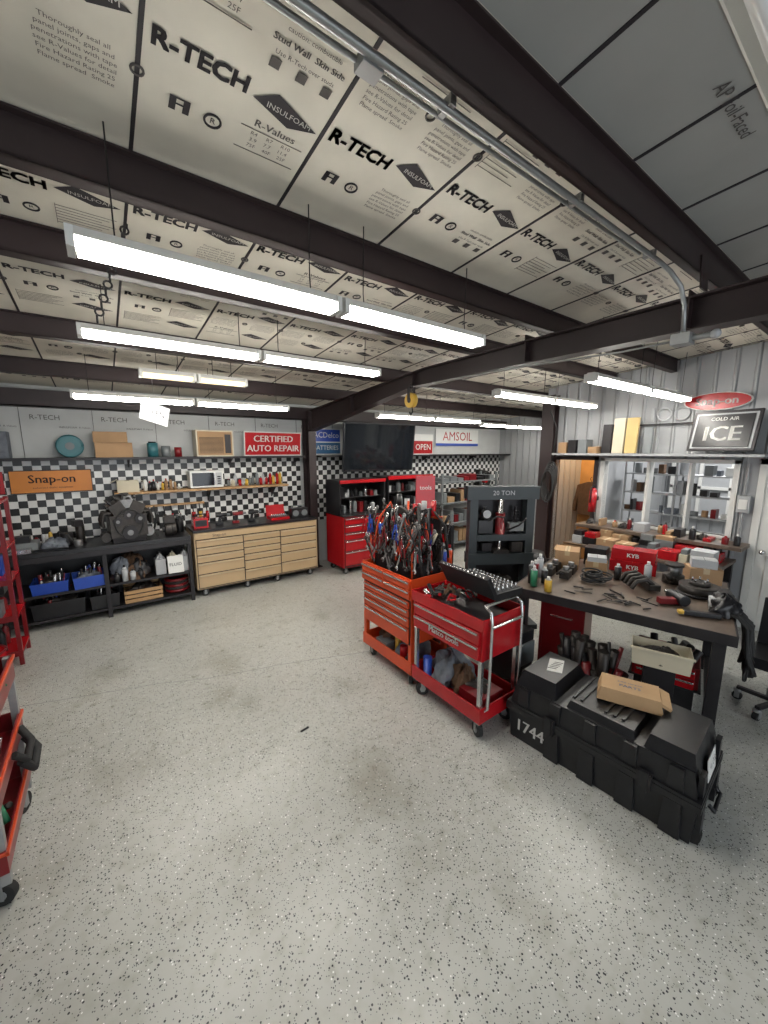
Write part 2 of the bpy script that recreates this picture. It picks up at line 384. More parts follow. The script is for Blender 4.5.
q.tube([(-1.5,1.03,zy),(0,1.03,zy),(2.7,1.02,zy),(2.86,1.01,zy-.02),(2.96,.98,zy-.09),(2.99,.96,3.08),(2.99,.95,2.91)],.013,GAL,10)
q.tube([(-1.5,1.08,zy+.01),(0,1.08,zy+.01),(2.55,1.06,zy+.01)],.008,GAL,8)
for x in (.3,1.0,1.8,2.6): q.box((x,1.03,zy+.01),(.025,.06,.03),GAL)
q.box((.72,1.06,zy),(.07,.05,.035),GAL); q.done()
q=B('junction_box'); q.box((2.96,.94,2.87),(.1,.1,.065),GAL); q.cyl((2.96,.89,2.87),(2.96,.8,2.87),.018,GAL); q.sph((2.96,.78,2.87),.028,LGR)
q.tube([(2.96,.98,2.87),(2.98,1.3,2.87),(3.0,2.2,2.91),(2.98,3.2,2.92)],.007,GAL); q.done(.003)
# ------------------------------------------------------------------ fluorescent fixtures
def fixture(x0,x1,y,z,tm=TUBE,hw=.06):
    q=B('fluorescent_fixture'); n=2; Ln=(x1-x0)/n
    for i in range(n):
        a=x0+i*Ln+.01; c=a+Ln-.02
        q.prism([(y-hw,z+.02),(y-.03,z+.06),(y+.03,z+.06),(y+hw,z+.02),(y+hw-.005,z+.018),(y+.027,z+.05),(y-.027,z+.05),(y-hw+.005,z+.018)],'x',a,c,WHT)
        q.bb((a,y-hw,z-.02),(a+.025,y+hw,z+.05),WHT); q.bb((c-.025,y-hw,z-.02),(c,y+hw,z+.05),WHT)
        for dy in (-.036,.036): q.cyl((a+.03,y+dy,z+.0),(c-.03,y+dy,z+.0),.02,tm,n=12)
        for xx in (a+.15,c-.15):
            q.tube([(xx,y,z+.05),(xx,y+.01,z+.12),(xx,y,zc(y)-.01)],.003,DRK,5)
    return q.done()
fixture(-.04,2.22,1.9,2.93,TUBE,.055); fixture(-.06,2.34,3.3,2.95); fixture(-.2,2.08,5.02,2.73)
fixture(3.7,6.0,2.92,2.83); fixture(3.62,6.1,1.82,2.83)
fixture(3.5,5.9,5.0,2.72); fixture(6.3,8.6,5.3,2.7)
fixture(.35,1.36,4.4,2.9,DIM)
fixture(.3,2.7,.225,2.98,OFFT,.09)
q=B('chain_hoist_pulley',loc=(2.98,3.55,2.77)); q.cyl((-.03,0,0),(.03,0,0),.085,YEL,n=20); q.cyl((-.036,0,0),(.036,0,0),.03,DRK); q.bb((-.045,-.02,0),(-.035,.02,.15),DRK); q.bb((.035,-.02,0),(.045,.02,.15),DRK); q.torus((0,0,.16),.02,.007,DRK,'y'); q.tube([(0,-.02,-.08),(0,-.03,-.13),(0,.0,-.16),(0,.03,-.13)],.008,DRK); q.done()
q=B('hoist_chain')
for k in range(16):
    q.torus((.05+k*.012,2.55,2.86+.035*k),.018,.005,DRK,'y' if k%2 else 'x',n=10)
q.done()
# ------------------------------------------------------------------ back wall dressing
q=B('checkered_wall_panel'); q.bb((X0+.05,6.74,.85),(2.98,6.765,2.06),CHK); q.done()
q=B('checkered_wall_panel'); q.bb((3.24,6.74,.85),(XR-.05,6.765,2.06),CHK); q.done()
def ledge(xa,xb,br):
    q=B('back_storage_ledge'); q.bb((xa,6.42,2.065),(xb,6.735,2.1),DRK)
    for x in br: q.prism([(6.735,2.065),(6.48,2.065),(6.735,1.95)],'x',x,x+.02,DRK)
    q.done(.003)
ledge(X0+.02,2.95,(-2.4,.3,1.7,2.85)); ledge(3.26,XR-.02,(4.4,6.0,7.6))
q=B('foam_board_print'); 
for i in range(7):
    x=-1.3+i*.75
    q.text('R-TECH',.09,(x,6.795,2.62),(1,0,0),(0,0,1),INK2); q.text('INSULFOAM  R-Values',.035,(x+.3,6.795,2.5),(1,0,0),(0,0,1),INK2)
    q.bb((x+.5,6.79,2.1),(x+.505,6.799,2.85),INK2)
q.done()
q=B('tool_brand_sign',loc=(-.55,6.72,1.79)); q.bb((-.42,-.02,-.15),(.42,.01,.15),DRK); q.bb((-.41,-.024,-.14),(.41,-.019,.14),SGN)
for d_ in (-.002,.002): q.text('Snap-on',.15,(d_,-.026,.03),(1,0,0),(0,0,1),INK)
q.text('authorized dealer equipment',.035,(0,-.026,-.08),(1,0,0),(0,0,1),INK); q.done()
q=B('oil_sign',loc=(-1.3,6.72,1.79)); q.bb((-.28,-.02,-.14),(.28,.01,.14),RED); q.text('MOTUL',.14,(0,-.022,0),(1,0,0),(0,0,1),WHT); q.done()
q=B('certified_repair_sign',loc=(2.42,6.55,2.305),rx=.1); q.bb((-.5,-.015,-.2),(.5,.01,.2),WHT); q.bb((-.485,-.019,-.185),(.485,-.014,.185),RED)
for d_ in (-.003,.003): q.text('CERTIFIED',.15,(d_,-.021,.08),(1,0,0),(0,0,1),WHT); q.text('AUTO REPAIR',.15,(d_,-.021,-.08),(1,0,0),(0,0,1),WHT,.98)
q.done()
q=B('battery_banner',loc=(4.35,6.77,2.36)); q.bb((-1.15,-.01,-.25),(1.15,.0,.25),WHT); q.bb((-1.13,-.013,0),(-.5,-.009,.23),BLU); q.bb((-1.13,-.013,-.23),(-.5,-.009,-.02),INKB); q.text('ACDelco',.15,(-.8,-.016,.12),(1,0,0),(0,0,1),WHT,.95); q.text('BATTERIES',.12,(-.81,-.016,-.12),(1,0,0),(0,0,1),WHT,.95); q.text('DELCO',.2,(.8,-.014,.05),(1,0,0),(0,0,1),RED); q.done()
q=B('oil_brand_sign',loc=(7.2,6.77,2.5)); q.bb((-.75,-.01,-.2),(.75,.0,.2),WHT); q.text('AMSOIL',.3,(0,-.012,.02),(1,0,0),(0,0,1),RED); q.bb((-.75,-.013,-.2),(.75,-.011,-.14),BLU); q.done()
q=B('open_sign',loc=(5.9,6.6,2.401)); q.bb((-.3,-.01,-.3),(.3,.01,.15),WHT); q.bb((-.28,-.014,-.28),(.28,-.009,0),RED); q.text('OPEN',.18,(0,-.016,-.14),(1,0,0),(0,0,1),WHT); q.done()
q=B('flat_television',loc=(4.42,6.2,2.25),rz=-.12,rx=.12); q.bb((-.78,-.025,-.46),(.78,.025,.46),BLK); q.bb((-.76,-.03,-.44),(.76,-.024,.44),GLS); q.bb((-.3,.025,-.2),(.3,.07,.2),BLK); q.bb((-.05,.07,-.05),(.05,.45,.05),BLK); q.done(.004)
q=B('window_air_conditioner',loc=(1.45,6.58,2.101)); q.bb((-.27,-.15,0),(.27,.14,.4),CRM); q.bb((-.25,-.16,.02),(.25,-.145,.38),CARD)
for i in range(14): q.bb((-.23,-.166,.05+i*.018),(.12,-.16,.058+i*.018),DRK)
q.bb((.14,-.166,.05),(.23,-.16,.34),DRK); q.done(.006)
def card(loc,d,rz=0,lab=None,mt=CARD,flaps=False,name='cardboard_box'):
    q=B(name,loc=loc,rz=rz); x,y,h=d[0]/2,d[1]/2,d[2]
    if flaps:
        q.bin((0,0,0),d,mt,.004)
        q.box((-x-.03,0,h+.0),(.09,d[1]*.96,.004),mt,rot=(0,-.5,0)); q.box((x+.03,0,h+.0),(.09,d[1]*.96,.004),mt,rot=(0,.6,0))
        q.lump((0,0,h*.5),(d[0]*.8,d[1]*.8,h*.45),BRN,3)
    else:
        q.bb((-x,-y,0),(x,y,h),mt); q.bb((-x-.001,-.025,h-.05),(x+.001,.025,h+.0012),TAPE if mt in (CARD,CRM,WHT) else mt); q.bb((-x-.001,-.002,h-.0),(x+.001,.002,h+.0015),DRK)
    if lab:
        s=min(d[2]*.5,d[1]*.3)
        for d_ in (-.002,.002):
            q.text(lab,s,(-x-.002,d_,h*.5),(0,-1,0),(0,0,1),WHT if mt in (RED,DRED,BLU,BLK) else INK)
            q.text(lab,s,(d_,-y-.002,h*.5),(1,0,0),(0,0,1),WHT if mt in (RED,DRED,BLU,BLK) else INK)
    return q.done()
card((.15,6.58,2.101),(.42,.3,.2),.03); card((.13,6.58,2.303),(.38,.28,.14),-.06)
card((-1.15,6.58,2.101),(.5,.28,.32),.03,'PARTS',CLO)
q=B('steering_wheel_trim',loc=(-.32,6.6,2.25)); q.torus((0,0,0),.13,.02,TEAL,'y'); q.cyl((0,-.02,0),(0,.02,0),.12,TEAL,n=24); q.cyl((0,-.03,0),(0,-.015,0),.05,GRY,n=16); q.done()
q=B('filter_can',loc=(.62,6.6,2.101)); q.cyl((0,0,0),(0,0,.2),.07,TEAL); q.cyl((0,0,.2),(0,0,.22),.05,DRK); q.cyl((.17,0,0),(.17,0,.16),.06,GRY); q.cyl((.33,0,0),(.33,0,.14),.05,DRED); q.done()
q=B('hanging_price_card',loc=(.55,5.25,2.62),rz=.5); q.box((0,0,0),(.34,.004,.22),LGR,rot=(0,.25,0)); q.text('OPEN',.09,(0,-.004,0),(1,0,-.25),(.25,0,1),INK); q.tube([(0,0,.08),(0,0,.4)],.002,GAL,5); q.done()
q=B('plywood_shelf'); q.bb((.1,6.44,1.58),(2.62,6.735,1.61),PLY)
for x in (.3,1.34,2.4): q.prism([(6.735,1.58),(6.5,1.58),(6.735,1.38)],'x',x,x+.02,DRK)
q.done(.003)
q=B('microwave_oven',loc=(1.3,6.6,1.611)); q.bb((-.24,-.14,.012),(.24,.12,.27),WHT); q.bb((-.21,-.147,.04),(.1,-.138,.24),GLS); q.bb((.13,-.147,.04),(.22,-.138,.24),LGR); q.bb((.1,-.165,.05),(.115,-.14,.23),CHR)
for i in range(4): q.box((.175,-.149,.07+i*.035),(.05,.004,.02),DRK)
q.done(.006)
def bottle(q,x,y,z,r,h,mt,cap=None):
    q.cyl((x,y,z),(x,y,z+h*.72),r,mt,n=12); q.cyl((x,y,z+h*.72),(x,y,z+h*.85),r,mt,r2=r*.4,n=12); q.cyl((x,y,z+h*.85),(x,y,z+h),r*.38,cap or RED,n=10)
q=B('shelf_bottles',loc=(0,6.58,1.611))
for i in range(16):
    x=1.65+i*.058
    bottle(q,x,R.uniform(-.04,.04),0,R.uniform(.018,.028),R.uniform(.12,.24),R.choice([RED,YEL,GRY,LGR,BLK,CRM,BLK]),R.choice([DRED,BLK,LGR]))
for i in range(9):
    x=.48+i*.055; bottle(q,x,R.uniform(-.04,.04),0,R.uniform(.018,.026),R.uniform(.1,.2),R.choice([CRM,YEL,CARD,WHT,BLK]),R.choice([RED,BLK]))
q.done()
card((.27,6.58,1.611),(.26,.2,.16),0,None,CRM,True)
q=B('hanging_air_tools',loc=(0,6.7,1.34))
for i in range(9):
    x=.5+i*.1; q.tube([(x,0,.02),(x,-.02,.0),(x+.01,-.02,-.12)],.008,R.choice([DRK,CHR])); q.cyl((x+.01,-.03,-.11),(x+.01,-.03,-R.uniform(.16,.3)),R.uniform(.012,.03),R.choice([DRK,YEL,RED,CHR]))
q.bb((.45,-.015,.01),(1.28,.03,.04),PLY); q.done()
# ------------------------------------------------------------------ tan roll cab
def drawers(q,face,a0,a1,z0,z1,rows,mt,f,axis='y',hm=CHR,gap=.006):
    tot=sum(rows); z=z1
    for r in rows:
        h=(z1-z0)*r/tot
        if axis=='y':
            q.bb((a0+gap,f-.018,z-h+gap),(a1-gap,f,z-gap),mt); q.bb((a0+gap*2,f-.032,z-gap-.022),(a1-gap*2,f-.016,z-gap-.006),hm)
        else:
            q.bb((f-.018,a0+gap,z-h+gap),(f,a1-gap,z-gap),mt); q.bb((f-.032,a0+gap*2,z-gap-.022),(f-.016,a1-gap*2,z-gap-.006),hm)
        z-=h
TRIM=mat('tan_trim',(.52,.42,.28),.35,.2)
q=B('tool_chest',loc=(.98,6.06,0))
q.bb((0,0,.13),(1.97,.62,1.0),TAN); q.bb((-.005,-.02,1.0),(1.975,.63,1.035),BLK); q.bb((.02,.02,.11),(1.95,.6,.13),DRK)
q.bb((.01,-.022,.9),(1.96,0,.985),TAN); q.text('Snap-on',.06,(.35,-.024,.94),(1,0,0),(0,0,1),INK)
for (a0,a1) in ((.02,.7),(.7,1.3),(1.3,1.95)): q.bb((a0,-.004,.14),(a1,0.001,.895),DRK)
drawers(q,None,.02,.7,.15,.89,[1,1,1,1.5,1.8],TAN,0,'y',TRIM,.008); drawers(q,None,.7,1.3,.15,.89,[1,1,1,1,1.4,1.6],TAN,0,'y',TRIM,.008); drawers(q,None,1.3,1.95,.15,.89,[1,1.2,1.2,1.5,1.6],TAN,0,'y',TRIM,.008)
for x in (.12,.75,1.25,1.85):
    for y in (.08,.54): q.caster(x,y,.05)
q.tube([(1.97,.1,.8),(2.02,.1,.8),(2.02,.52,.8),(1.97,.52,.8)],.012,CHR)
q.done(.004)
q=B('red_battery_charger',loc=(1.12,6.3,1.036)); q.bb((-.1,-.1,0),(.1,.1,.15),RED); q.bb((-.08,-.104,.03),(.08,-.099,.12),BLK); q.tube([(-.07,0,.15),(-.06,0,.2),(.06,0,.2),(.07,0,.15)],.01,BLK); q.done(.01)
q=B('shop_radio',loc=(2.72,6.3,1.036)); q.bb((-.15,-.08,0),(.15,.08,.16),BLK); q.cyl((-.08,-.085,.08),(-.08,-.075,.08),.055,GRY,n=18); q.cyl((.08,-.085,.08),(.08,-.075,.08),.055,GRY,n=18); q.tube([(-.12,0,.16),(-.12,0,.2),(.12,0,.2),(.12,0,.16)],.01,GRY); q.done(.008)
q=B('impact_socket_case',loc=(2.35,6.3,1.036)); q.bb((-.16,-.12,0),(.16,.12,.045),RED); q.box((0,.13,.13),(.32,.02,.2),RED,rot=(-.15,0,0)); q.bb((-.14,-.1,.045),(.14,.1,.05),BLK)
for i in range(8): q.cyl((-.12+i*.034,-.03,.05),(-.12+i*.034,-.03,.09),.013,CHR,n=8)
q.done(.004)
q=B('cordless_drill_set',loc=(1.7,6.35,1.036))
for i,c in enumerate((BLK,DRED,BLK)): 
    x=-.25+i*.25; q.cyl((x-.08,0,.15),(x+.08,0,.15),.03,c); q.cyl((x+.08,0,.15),(x+.13,0,.15),.018,GRY); q.box((x-.03,0,.08),(.04,.035,.12),BLK,rot=(0,.2,0)); q.box((x-.04,0,.02),(.1,.07,.04),c)
q.done(.004)
# ------------------------------------------------------------------ black work bench on back wall
q=B('steel_workbench',loc=(-1.12,6.02,0))
W=2.06
q.bb((0,0,.93),(W,.68,.98),BLK); q.bb((0,-.005,.86),(W,.01,.93),DRK)
for x in (.03,1.03,W-.03):
    for y in (.04,.64): q.bb((x-.025,y-.025,0),(x+.025,y+.025,.93),DRK)
q.bb((0,.02,.42),(W,.66,.45),DRK); q.bb((0,.02,.1),(W,.66,.13),DRK); q.bb((0,.65,.1),(W,.66,.93),BLK)
q.done(.003)
def bincl(name,loc,d,mt,rz=0,fill=None,seed=1):
    q=B(name,loc=loc,rz=rz); q.bin((0,0,0),d,mt,.006,1.05); q.bb((-d[0]/2*1.08,-d[1]/2*1.08,d[2]-.02),(d[0]/2*1.08,-d[1]/2*1.04,d[2]),mt)
    if fill: q.lump((0,0,d[2]*.45),(d[0]*.8,d[1]*.8,d[2]*.75),fill,seed)
    rr=random.Random(seed)
    for i in range(18):
        x,y=rr.uniform(-.38,.38)*d[0],rr.uniform(-.35,.35)*d[1]; a=rr.uniform(-.4,.4)
        q.cyl((x,y,.02),(x+a*.1,y+.02,d[2]*rr.uniform(1,1.7)),rr.uniform(.006,.022),rr.choice([DRK,CHR,DRED,BLK,LGR,BLU,BLK]),n=8)
    return q.done(.003)
bincl('blue_parts_bin',(-.66,6.24,.451),(.34,.34,.14),BLU,0,IRON,2); bincl('blue_parts_bin',(-.27,6.22,.451),(.34,.34,.15),BLU,.1,CLO,3)
bincl('black_parts_bin',(-.6,6.27,.131),(.5,.38,.2),BLK,0,IRON,4); bincl('black_parts_bin',(-.13,6.27,.131),(.3,.38,.18),BLK,.0,DRK,5)
q=B('jacket_pile',loc=(.2,6.3,.451)); q.lump((0,0,0),(.44,.42,.3),BRN,11); q.lump((-.12,-.1,.1),(.24,.22,.2),CLO,12); q.lump((.08,-.12,.05),(.24,.2,.2),BLK,14)
for i in range(4): bottle(q,-.18+i*.09,-.22,0,.035,R.uniform(.14,.24),R.choice([DRED,YEL,BLK,LGR]),BLK)
q.done()
q=B('fluid_jugs',loc=(.66,6.2,.451))
for x,c in ((-.12,LGR),(.04,CRM),(.19,LGR)): q.box((x,0,.11),(.13,.2,.22),c); q.box((x,0,.25),(.1,.14,.06),c,taper=(.5,.5)); q.cyl((x,0,.28),(x,0,.32),.025,BLK); q.torus((x,0,.24),.06,.012,c,'x',n=14)
q.box((.06,-.13,.13),(.2,.015,.25),WHT,rot=(-.2,0,0)); q.text('FLUID',.06,(.06,-.145,.13),(1,0,0),(0,.2,1),INK); q.done(.012)
q=B('wooden_crate',loc=(.28,6.25,.131)); 
for i in range(3): q.bb((-.2,-.2,.01+i*.06),(.25,-.188,.055+i*.06),PLY); q.bb((-.2,.188,.01+i*.06),(.25,.2,.055+i*.06),PLY); q.bb((-.2,-.188,.01+i*.06),(-.188,.188,.055+i*.06),PLY); q.bb((.238,-.188,.01+i*.06),(.25,.188,.055+i*.06),PLY)
q.bb((-.19,-.19,0),(.24,.19,.01),PLY); q.lump((0.02,0,.02),(.36,.34,.2),IRON,21); q.done(.002)
q=B('coiled_hose_stack',loc=(.74,6.27,.131))
for k in range(5): q.torus((R.uniform(-.01,.01),0,.03+k*.04),.14,.022,RUB if k%2 else DRED)
q.done()
q=B('bench_clutter',loc=(-.68,6.3,.982)); 
q.bb((-.25,-.1,0),(-.05,.15,.1),GRY); q.lump((.1,0,0),(.26,.26,.12),CLO,31); q.bb((-.3,-.25,0),(-.1,-.12,.05),CHR); q.tube([(-.1,-.2,.014),(.0,-.25,.03),(.15,-.2,.014),(.25,-.25,.02)],.012,BLK); q.cyl((.22,.05,0),(.22,.05,.16),.07,DRK); q.cyl((.34,-.1,0),(.34,-.1,.08),.05,ALU); q.cyl((.36,.14,0),(.36,.14,.22),.05,IRON); q.box((-.2,-.0,.14),(.16,.12,.08),BLK); q.box((.34,.14,.26),(.1,.1,.08),DRK,rot=(0,0,.4)); q.tube([(.1,0,.1),(.16,-.06,.2),(.24,-.08,.16),(.3,-.1,.05)],.013,RUB)
for i in range(6): bottle(q,-.3+i*.07,.22,0,.022,R.uniform(.12,.2),R.choice([DRED,BLU,LGR,YEL]),BLK)
q.done(.004)
q=B('car_engine',loc=(.2,6.2,.982),rz=.12)
q.box((0,0,.2),(.4,.36,.26),IRON); q.box((0,0,.05),(.36,.3,.1),DRK,taper=(1.05,1.1)); q.box((-.1,0,.4),(.15,.34,.16),IRON,rot=(0,-.5,0)); q.box((.1,0,.4),(.15,.34,.16),IRON,rot=(0,.5,0))
q.box((0,0,.46),(.16,.3,.1),ALU)
for i in range(4):
    y=-.13+i*.088
    q.tube([(-.17,y,.36),(-.24,y,.36),(-.27,y,.28),(-.26,y,.2)],.018,IRON); q.tube([(.17,y,.36),(.24,y,.36),(.27,y,.28),(.26,y,.2)],.018,IRON)
    q.tube([(-.03,y,.48),(-.02,y,.54),(.04,y,.55),(.06,y,.47)],.022,ALU); q.cyl((-.16,y,.45),(-.2,y,.5),.012,BLK)
for (x,z,r,d) in ((0,.12,.085,.03),(-.12,.26,.05,.025),(.12,.28,.06,.025),(.0,.33,.055,.02)): q.cyl((x,-.18,z),(x,-.18-d,z),r,DRK,n=20); q.cyl((x,-.18-d,z),(x,-.185-d,z),r*.4,ALU,n=16)
q.torus((0,-.2,.23),.15,.009,RUB,'y',sc=(1,1.1)); q.cyl((.0,0,.5),(0,0,.58),.05,IRON); q.tube([(-.1,-.1,.5),(-.16,-.14,.56),(-.05,-.16,.58),(.1,-.1,.52)],.012,RUB); q.tube([(.2,-.1,.3),(.3,-.12,.4),(.32,-.1,.25),(.3,0,.1),(.32,-.1,.02)],.014,RUB)
q.cyl((.22,-.12,.1),(.22,.05,.1),.06,ALU); q.cyl((-.24,-.12,.08),(-.24,.05,.08),.055,IRON)
o=q.done(.006); o.scale=(1.05,.9,1.12)
q=B('alternator',loc=(.7,6.2,.982)); q.cyl((-.06,0,.1),(.08,0,.1),.095,IRON,n=20); q.cyl((-.09,0,.1),(-.06,0,.1),.045,DRK,n=16); q.box((0,.07,.02),(.12,.05,.04),ALU); q.torus((.03,0,.1),.097,.008,DRK,'x'); q.box((.0,0,.24),(.14,.12,.1),IRON); q.done(.004)
q=B('black_pump',loc=(.86,6.45,.982)); q.cyl((0,0,0),(0,0,.2),.06,BLK); q.cyl((0,0,.2),(0,0,.26),.04,ALU); q.tube([(0,0,.22),(.0,-.1,.25),(-.02,-.14,.12),(-.02,-.15,.012)],.012,RUB); q.done()
q=B('red_shelf_rack',loc=(-1.46,5.2,0))
for x in (0,.6):
    for y in (0,.42): q.bb((x-.018,y-.018,0),(x+.018,y+.018,1.72),DRED)
for z in (.12,.5,.88,1.22,1.68): q.bb((-.02,-.02,z),(.62,.44,z+.025),RED); q.bb((-.02,-.022,z-.02),(.62,-.017,z+.04),DRED)
for z in (.145,.525,.905,1.245):
    for yy_ in (.03,.24):
        x=.04
        while x<.5:
            w=R.uniform(.06,.12); h=R.uniform(.12,.3)
            if R.random()<.5: bottle(q,x+w/2,yy_+.07,z,w*.42,h,R.choice([DRED,BLK,LGR,BLK,BLK,GRY]),BLK)
            else: q.bb((x,yy_,z),(x+w*.9,yy_+.16,z+h),R.choice([DRED,BLK,GRY,CARD,BLU,CLO]))
            x+=w+.01
q.done(.002)
q=B('red_oil_drum',loc=(-1.08,4.95,0)); q.cyl((0,0,0),(0,0,.3),.16,RED,n=24); q.torus((0,0,.1),.162,.008,RED); q.torus((0,0,.2),.162,.008,RED); q.torus((0,0,.3),.16,.01,DRED); q.cyl((.08,0,.3),(.08,0,.33),.03,BLK); q.done()
# ------------------------------------------------------------------ red roll cabs on back wall
def rollcab(name,loc,w,d,mt,body,top,hm=CHR,rows=None,hut=None):
    hut=hut or mt
    q=B(name,loc=loc); q.bb((0,0,.13),(w,d,body),mt); q.bb((.02,.02,.11),(w-.02,d-.02,.13),DRK)
    for x in (.08,w-.08):
        for y in (.08,d-.08): q.caster(x,y,.05)
    q.bb((.02,-.003,.14),(w-.02,.001,body-.01),DRK)
    drawers(q,None,.02,w*.62,.16,body-.02,rows or [1,1,1,1.5,2],mt,0,'y',hm,.009); drawers(q,None,w*.62,w-.02,.16,body-.02,[1,1,1.3,1.3,2],mt,0,'y',hm,.009)
    q.bb((-.01,-.01,body),(w+.01,d,body+.02),BLK)
    q.bb((0,.1,body+.02),(.03,d,top),hut); q.bb((w-.03,.1,body+.02),(w,d,top),hut); q.bb((.03,d-.02,body+.02),(w-.03,d,top),BLK); q.bb((0,.1,top),(w,d,top+.03),hut)
    q.bb((.03,.2,(body+top)/2),(w-.03,d-.02,(body+top)/2+.015),DRK)
    rr=random.Random(len(name)+int(w*100)); x=.06
    for zb_ in (body+.02,(body+top)/2+.015):
        x=.06
        while x<w-.12:
            ww=rr.uniform(.05,.14); h=rr.uniform(.08,.26); c=rr.choice([DRED,BLK,GRY,BLK,LGR,BLK,DRED,CHR,GRY])
            if rr.random()<.4: bottle(q,x+ww/2,.3,zb_,ww*.4,h,c,BLK)
            else: q.bb((x,.22,zb_),(x+ww*.9,.4,zb_+h*.8),c)
            x+=ww+.012
    return q
q=rollcab('red_tool_cabinet',(3.28,5.7,0),.98,.62,RED,1.05,1.64,hut=BLK); q.bb((.0,.08,1.62),(.98,.12,1.68),RED); q.done(.004)
q=rollcab('red_tool_cabinet',(4.36,5.75,0),1.15,.62,RED,1.08,1.66,hut=BLK); q.bb((.0,.08,1.64),(1.15,.12,1.71),RED); q.done(.004)
q=B('hose_reel',loc=(7.9,6.45,1.45)); q.torus((0,0,0),.2,.04,RUB,'y'); q.torus((0,.06,0),.2,.04,RUB,'y'); q.cyl((0,-.05,0),(0,.1,0),.08,RED,n=18); q.bb((-.03,.1,-.25),(.03,.28,.25),DRK); q.done()
q=B('steel_parts_shelf',loc=(6.6,6.0,0))
for z in (.15,.6,1.05,1.5): q.bb((-.9,-.25,z),(.9,.25,z+.03),GRY)
for x in (-.88,.88):
    for y in (-.23,.23): q.bb((x-.02,y-.02,0),(x+.02,y+.02,1.7),GRY)
for z in (.18,.63,1.08,1.53):
    x=-.8
    while x<.75:
        w_=R.uniform(.1,.25); h=R.uniform(.1,.3) if z<1.4 else R.uniform(.06,.16); q.bb((x,-.2,z),(x+w_*.9,.15,z+h),R.choice([CARD,BLK,GRY,DRED,BLK,GRY,CARD])); x+=w_+.02
q.done(.003)
q=B('hanging_hose_coil',loc=(6.05,3.56,1.75))
for k in range(6): q.torus((-.02*k,0,-.03*k),.13,.015,RUB,'x',sc=(.8,2.0))
q.tube([(0,0,.25),(.0,-.05,.8),(-.3,-.1,1.05)],.012,RUB); q.done()
# ------------------------------------------------------------------ orange tool cart (fronts face -X)
q=B('orange_tool_cart',loc=(2.13,2.5,0)); D=.46; Wd=.78
q.bb((0,0,.42),(D,Wd,.86),ORG); q.bb((-.003,.01,.425),(.001,Wd-.01,.86),DRK)
drawers(q,None,.02,Wd-.02,.43,.85,[1,1,1.2,2],ORG,0,'x',CHR,.008)
q.bin((D/2,Wd/2,.86),(D+.02,Wd+.02,.2),ORG,.012); 
drawers(q,None,.0,Wd/2,.87,1.05,[1,1],ORG,-.011,'x',CHR); drawers(q,None,Wd/2,Wd,.87,1.05,[1,1],ORG,-.011,'x',CHR)
q.bin((D/2,Wd/2,.14),(D+.02,Wd+.02,.12),ORG,.012)
for x in (.02,D-.02):
    for y in (.02,Wd-.02): q.bb((x-.022,y-.022,.14),(x+.022,y+.022,.5),ORG)
for x in (.07,D-.07):
    for y in (.07,Wd-.07): q.caster(x,y,.055,R.uniform(0,3))
q.tube([(D/2-.15,Wd+.0,.95),(D/2-.15,Wd+.06,.95),(D/2+.15,Wd+.06,.95),(D/2+.15,Wd,.95)],.012,CHR)
q.lump((.23,.25,.16),(.34,.33,.2),CLO,41); q.lump((.23,.55,.16),(.31,.3,.2),BRN,42); q.bb((.03,.42,.17),(.2,.6,.26),GRY); q.cyl((.08,.2,.17),(.08,.2,.32),.04,RED); q.cyl((.1,.32,.17),(.1,.32,.36),.03,YEL)
q.done(.004)
q=B('hand_tool_rack',loc=(2.13,2.5,1.0))
q.bb((.1,.05,-.1),(.38,.72,.14),DRK); q.bb((.38,.04,-.1),(.395,.74,.58),DRK); q.bb((.1,.70,-.1),(.38,.72,.42),ORG)
q.bb((.36,.04,.56),(.40,.74,.59),ORG)
for y in (.06,.72):
    q.tube([(.05,y,-.08),(.05,y,.5)],.009,ORG,6)
for z in (.2,.34,.48): q.tube([(.05,.02,z),(.05,.76,z)],.006,DRK,6); q.tube([(.22,.02,z),(.22,.76,z)],.006,DRK,6)
hc=[RED,ORG,BLU,BLK,BLK,RED,DRED,CRM,ORG,YEL]
for i in range(34):
    x=R.uniform(.06,.36); y=R.uniform(.02,.74); h=R.uniform(.08,.40); z0=.1
    dx,dy=R.uniform(-.3,.3),R.uniform(-.5,.5)
    tx,ty,tz=x+dx*h,y+dy*h,z0+h
    L_=R.uniform(.08,.12); q.cyl((x,y,z0),(tx,ty,tz),.004,CHR,n=6); q.cyl((tx,ty,tz),(tx+dx*L_,ty+dy*L_,tz+L_),.013,R.choice(hc),r2=.016,n=8)
for i in range(120):   # wrenches hung and stacked on the frame
    x=R.choice([.03,.05,.16,.22,.37])+R.uniform(-.02,.02); y=R.uniform(.0,.78); z=R.uniform(.14,.58); l=R.uniform(.1,.26); a=R.uniform(-.7,.7)
    m_=R.choice([CHR,ALU,DRK,GAL,IRON,IRON]); dy,dz=math.sin(a)*l,math.cos(a)*l
    q.box((x,y,z),(.007,.018,l),m_,rot=(a,0,0)); q.torus((x,y-dy/2,z+dz/2),.017,.007,m_,'x',n=10); q.torus((x,y+dy/2,z-dz/2),.017,.008,m_,'x',n=10,arc=4.6)
for i in range(46):   # pliers and snips
    x=R.uniform(.0,.36); y=R.uniform(.02,.76); z=R.uniform(.16,.56); c=R.choice([RED,ORG,BLU,BLK,ORG,DRED]); t=R.uniform(-.05,.05)
    q.tube([(x,y,z+.07),(x,y-.012,z+.02),(x,y-.03+t*.5,z-.04),(x,y-.022+t,z-.1)],.009,c,6); q.tube([(x,y,z+.07),(x,y+.012,z+.02),(x,y+.03+t*.5,z-.04),(x,y+.022+t,z-.1)],.009,c,6); q.cyl((x,y,z+.05),(x,y-t*.4,z+.12),.012,DRK,r2=.004,n=8)
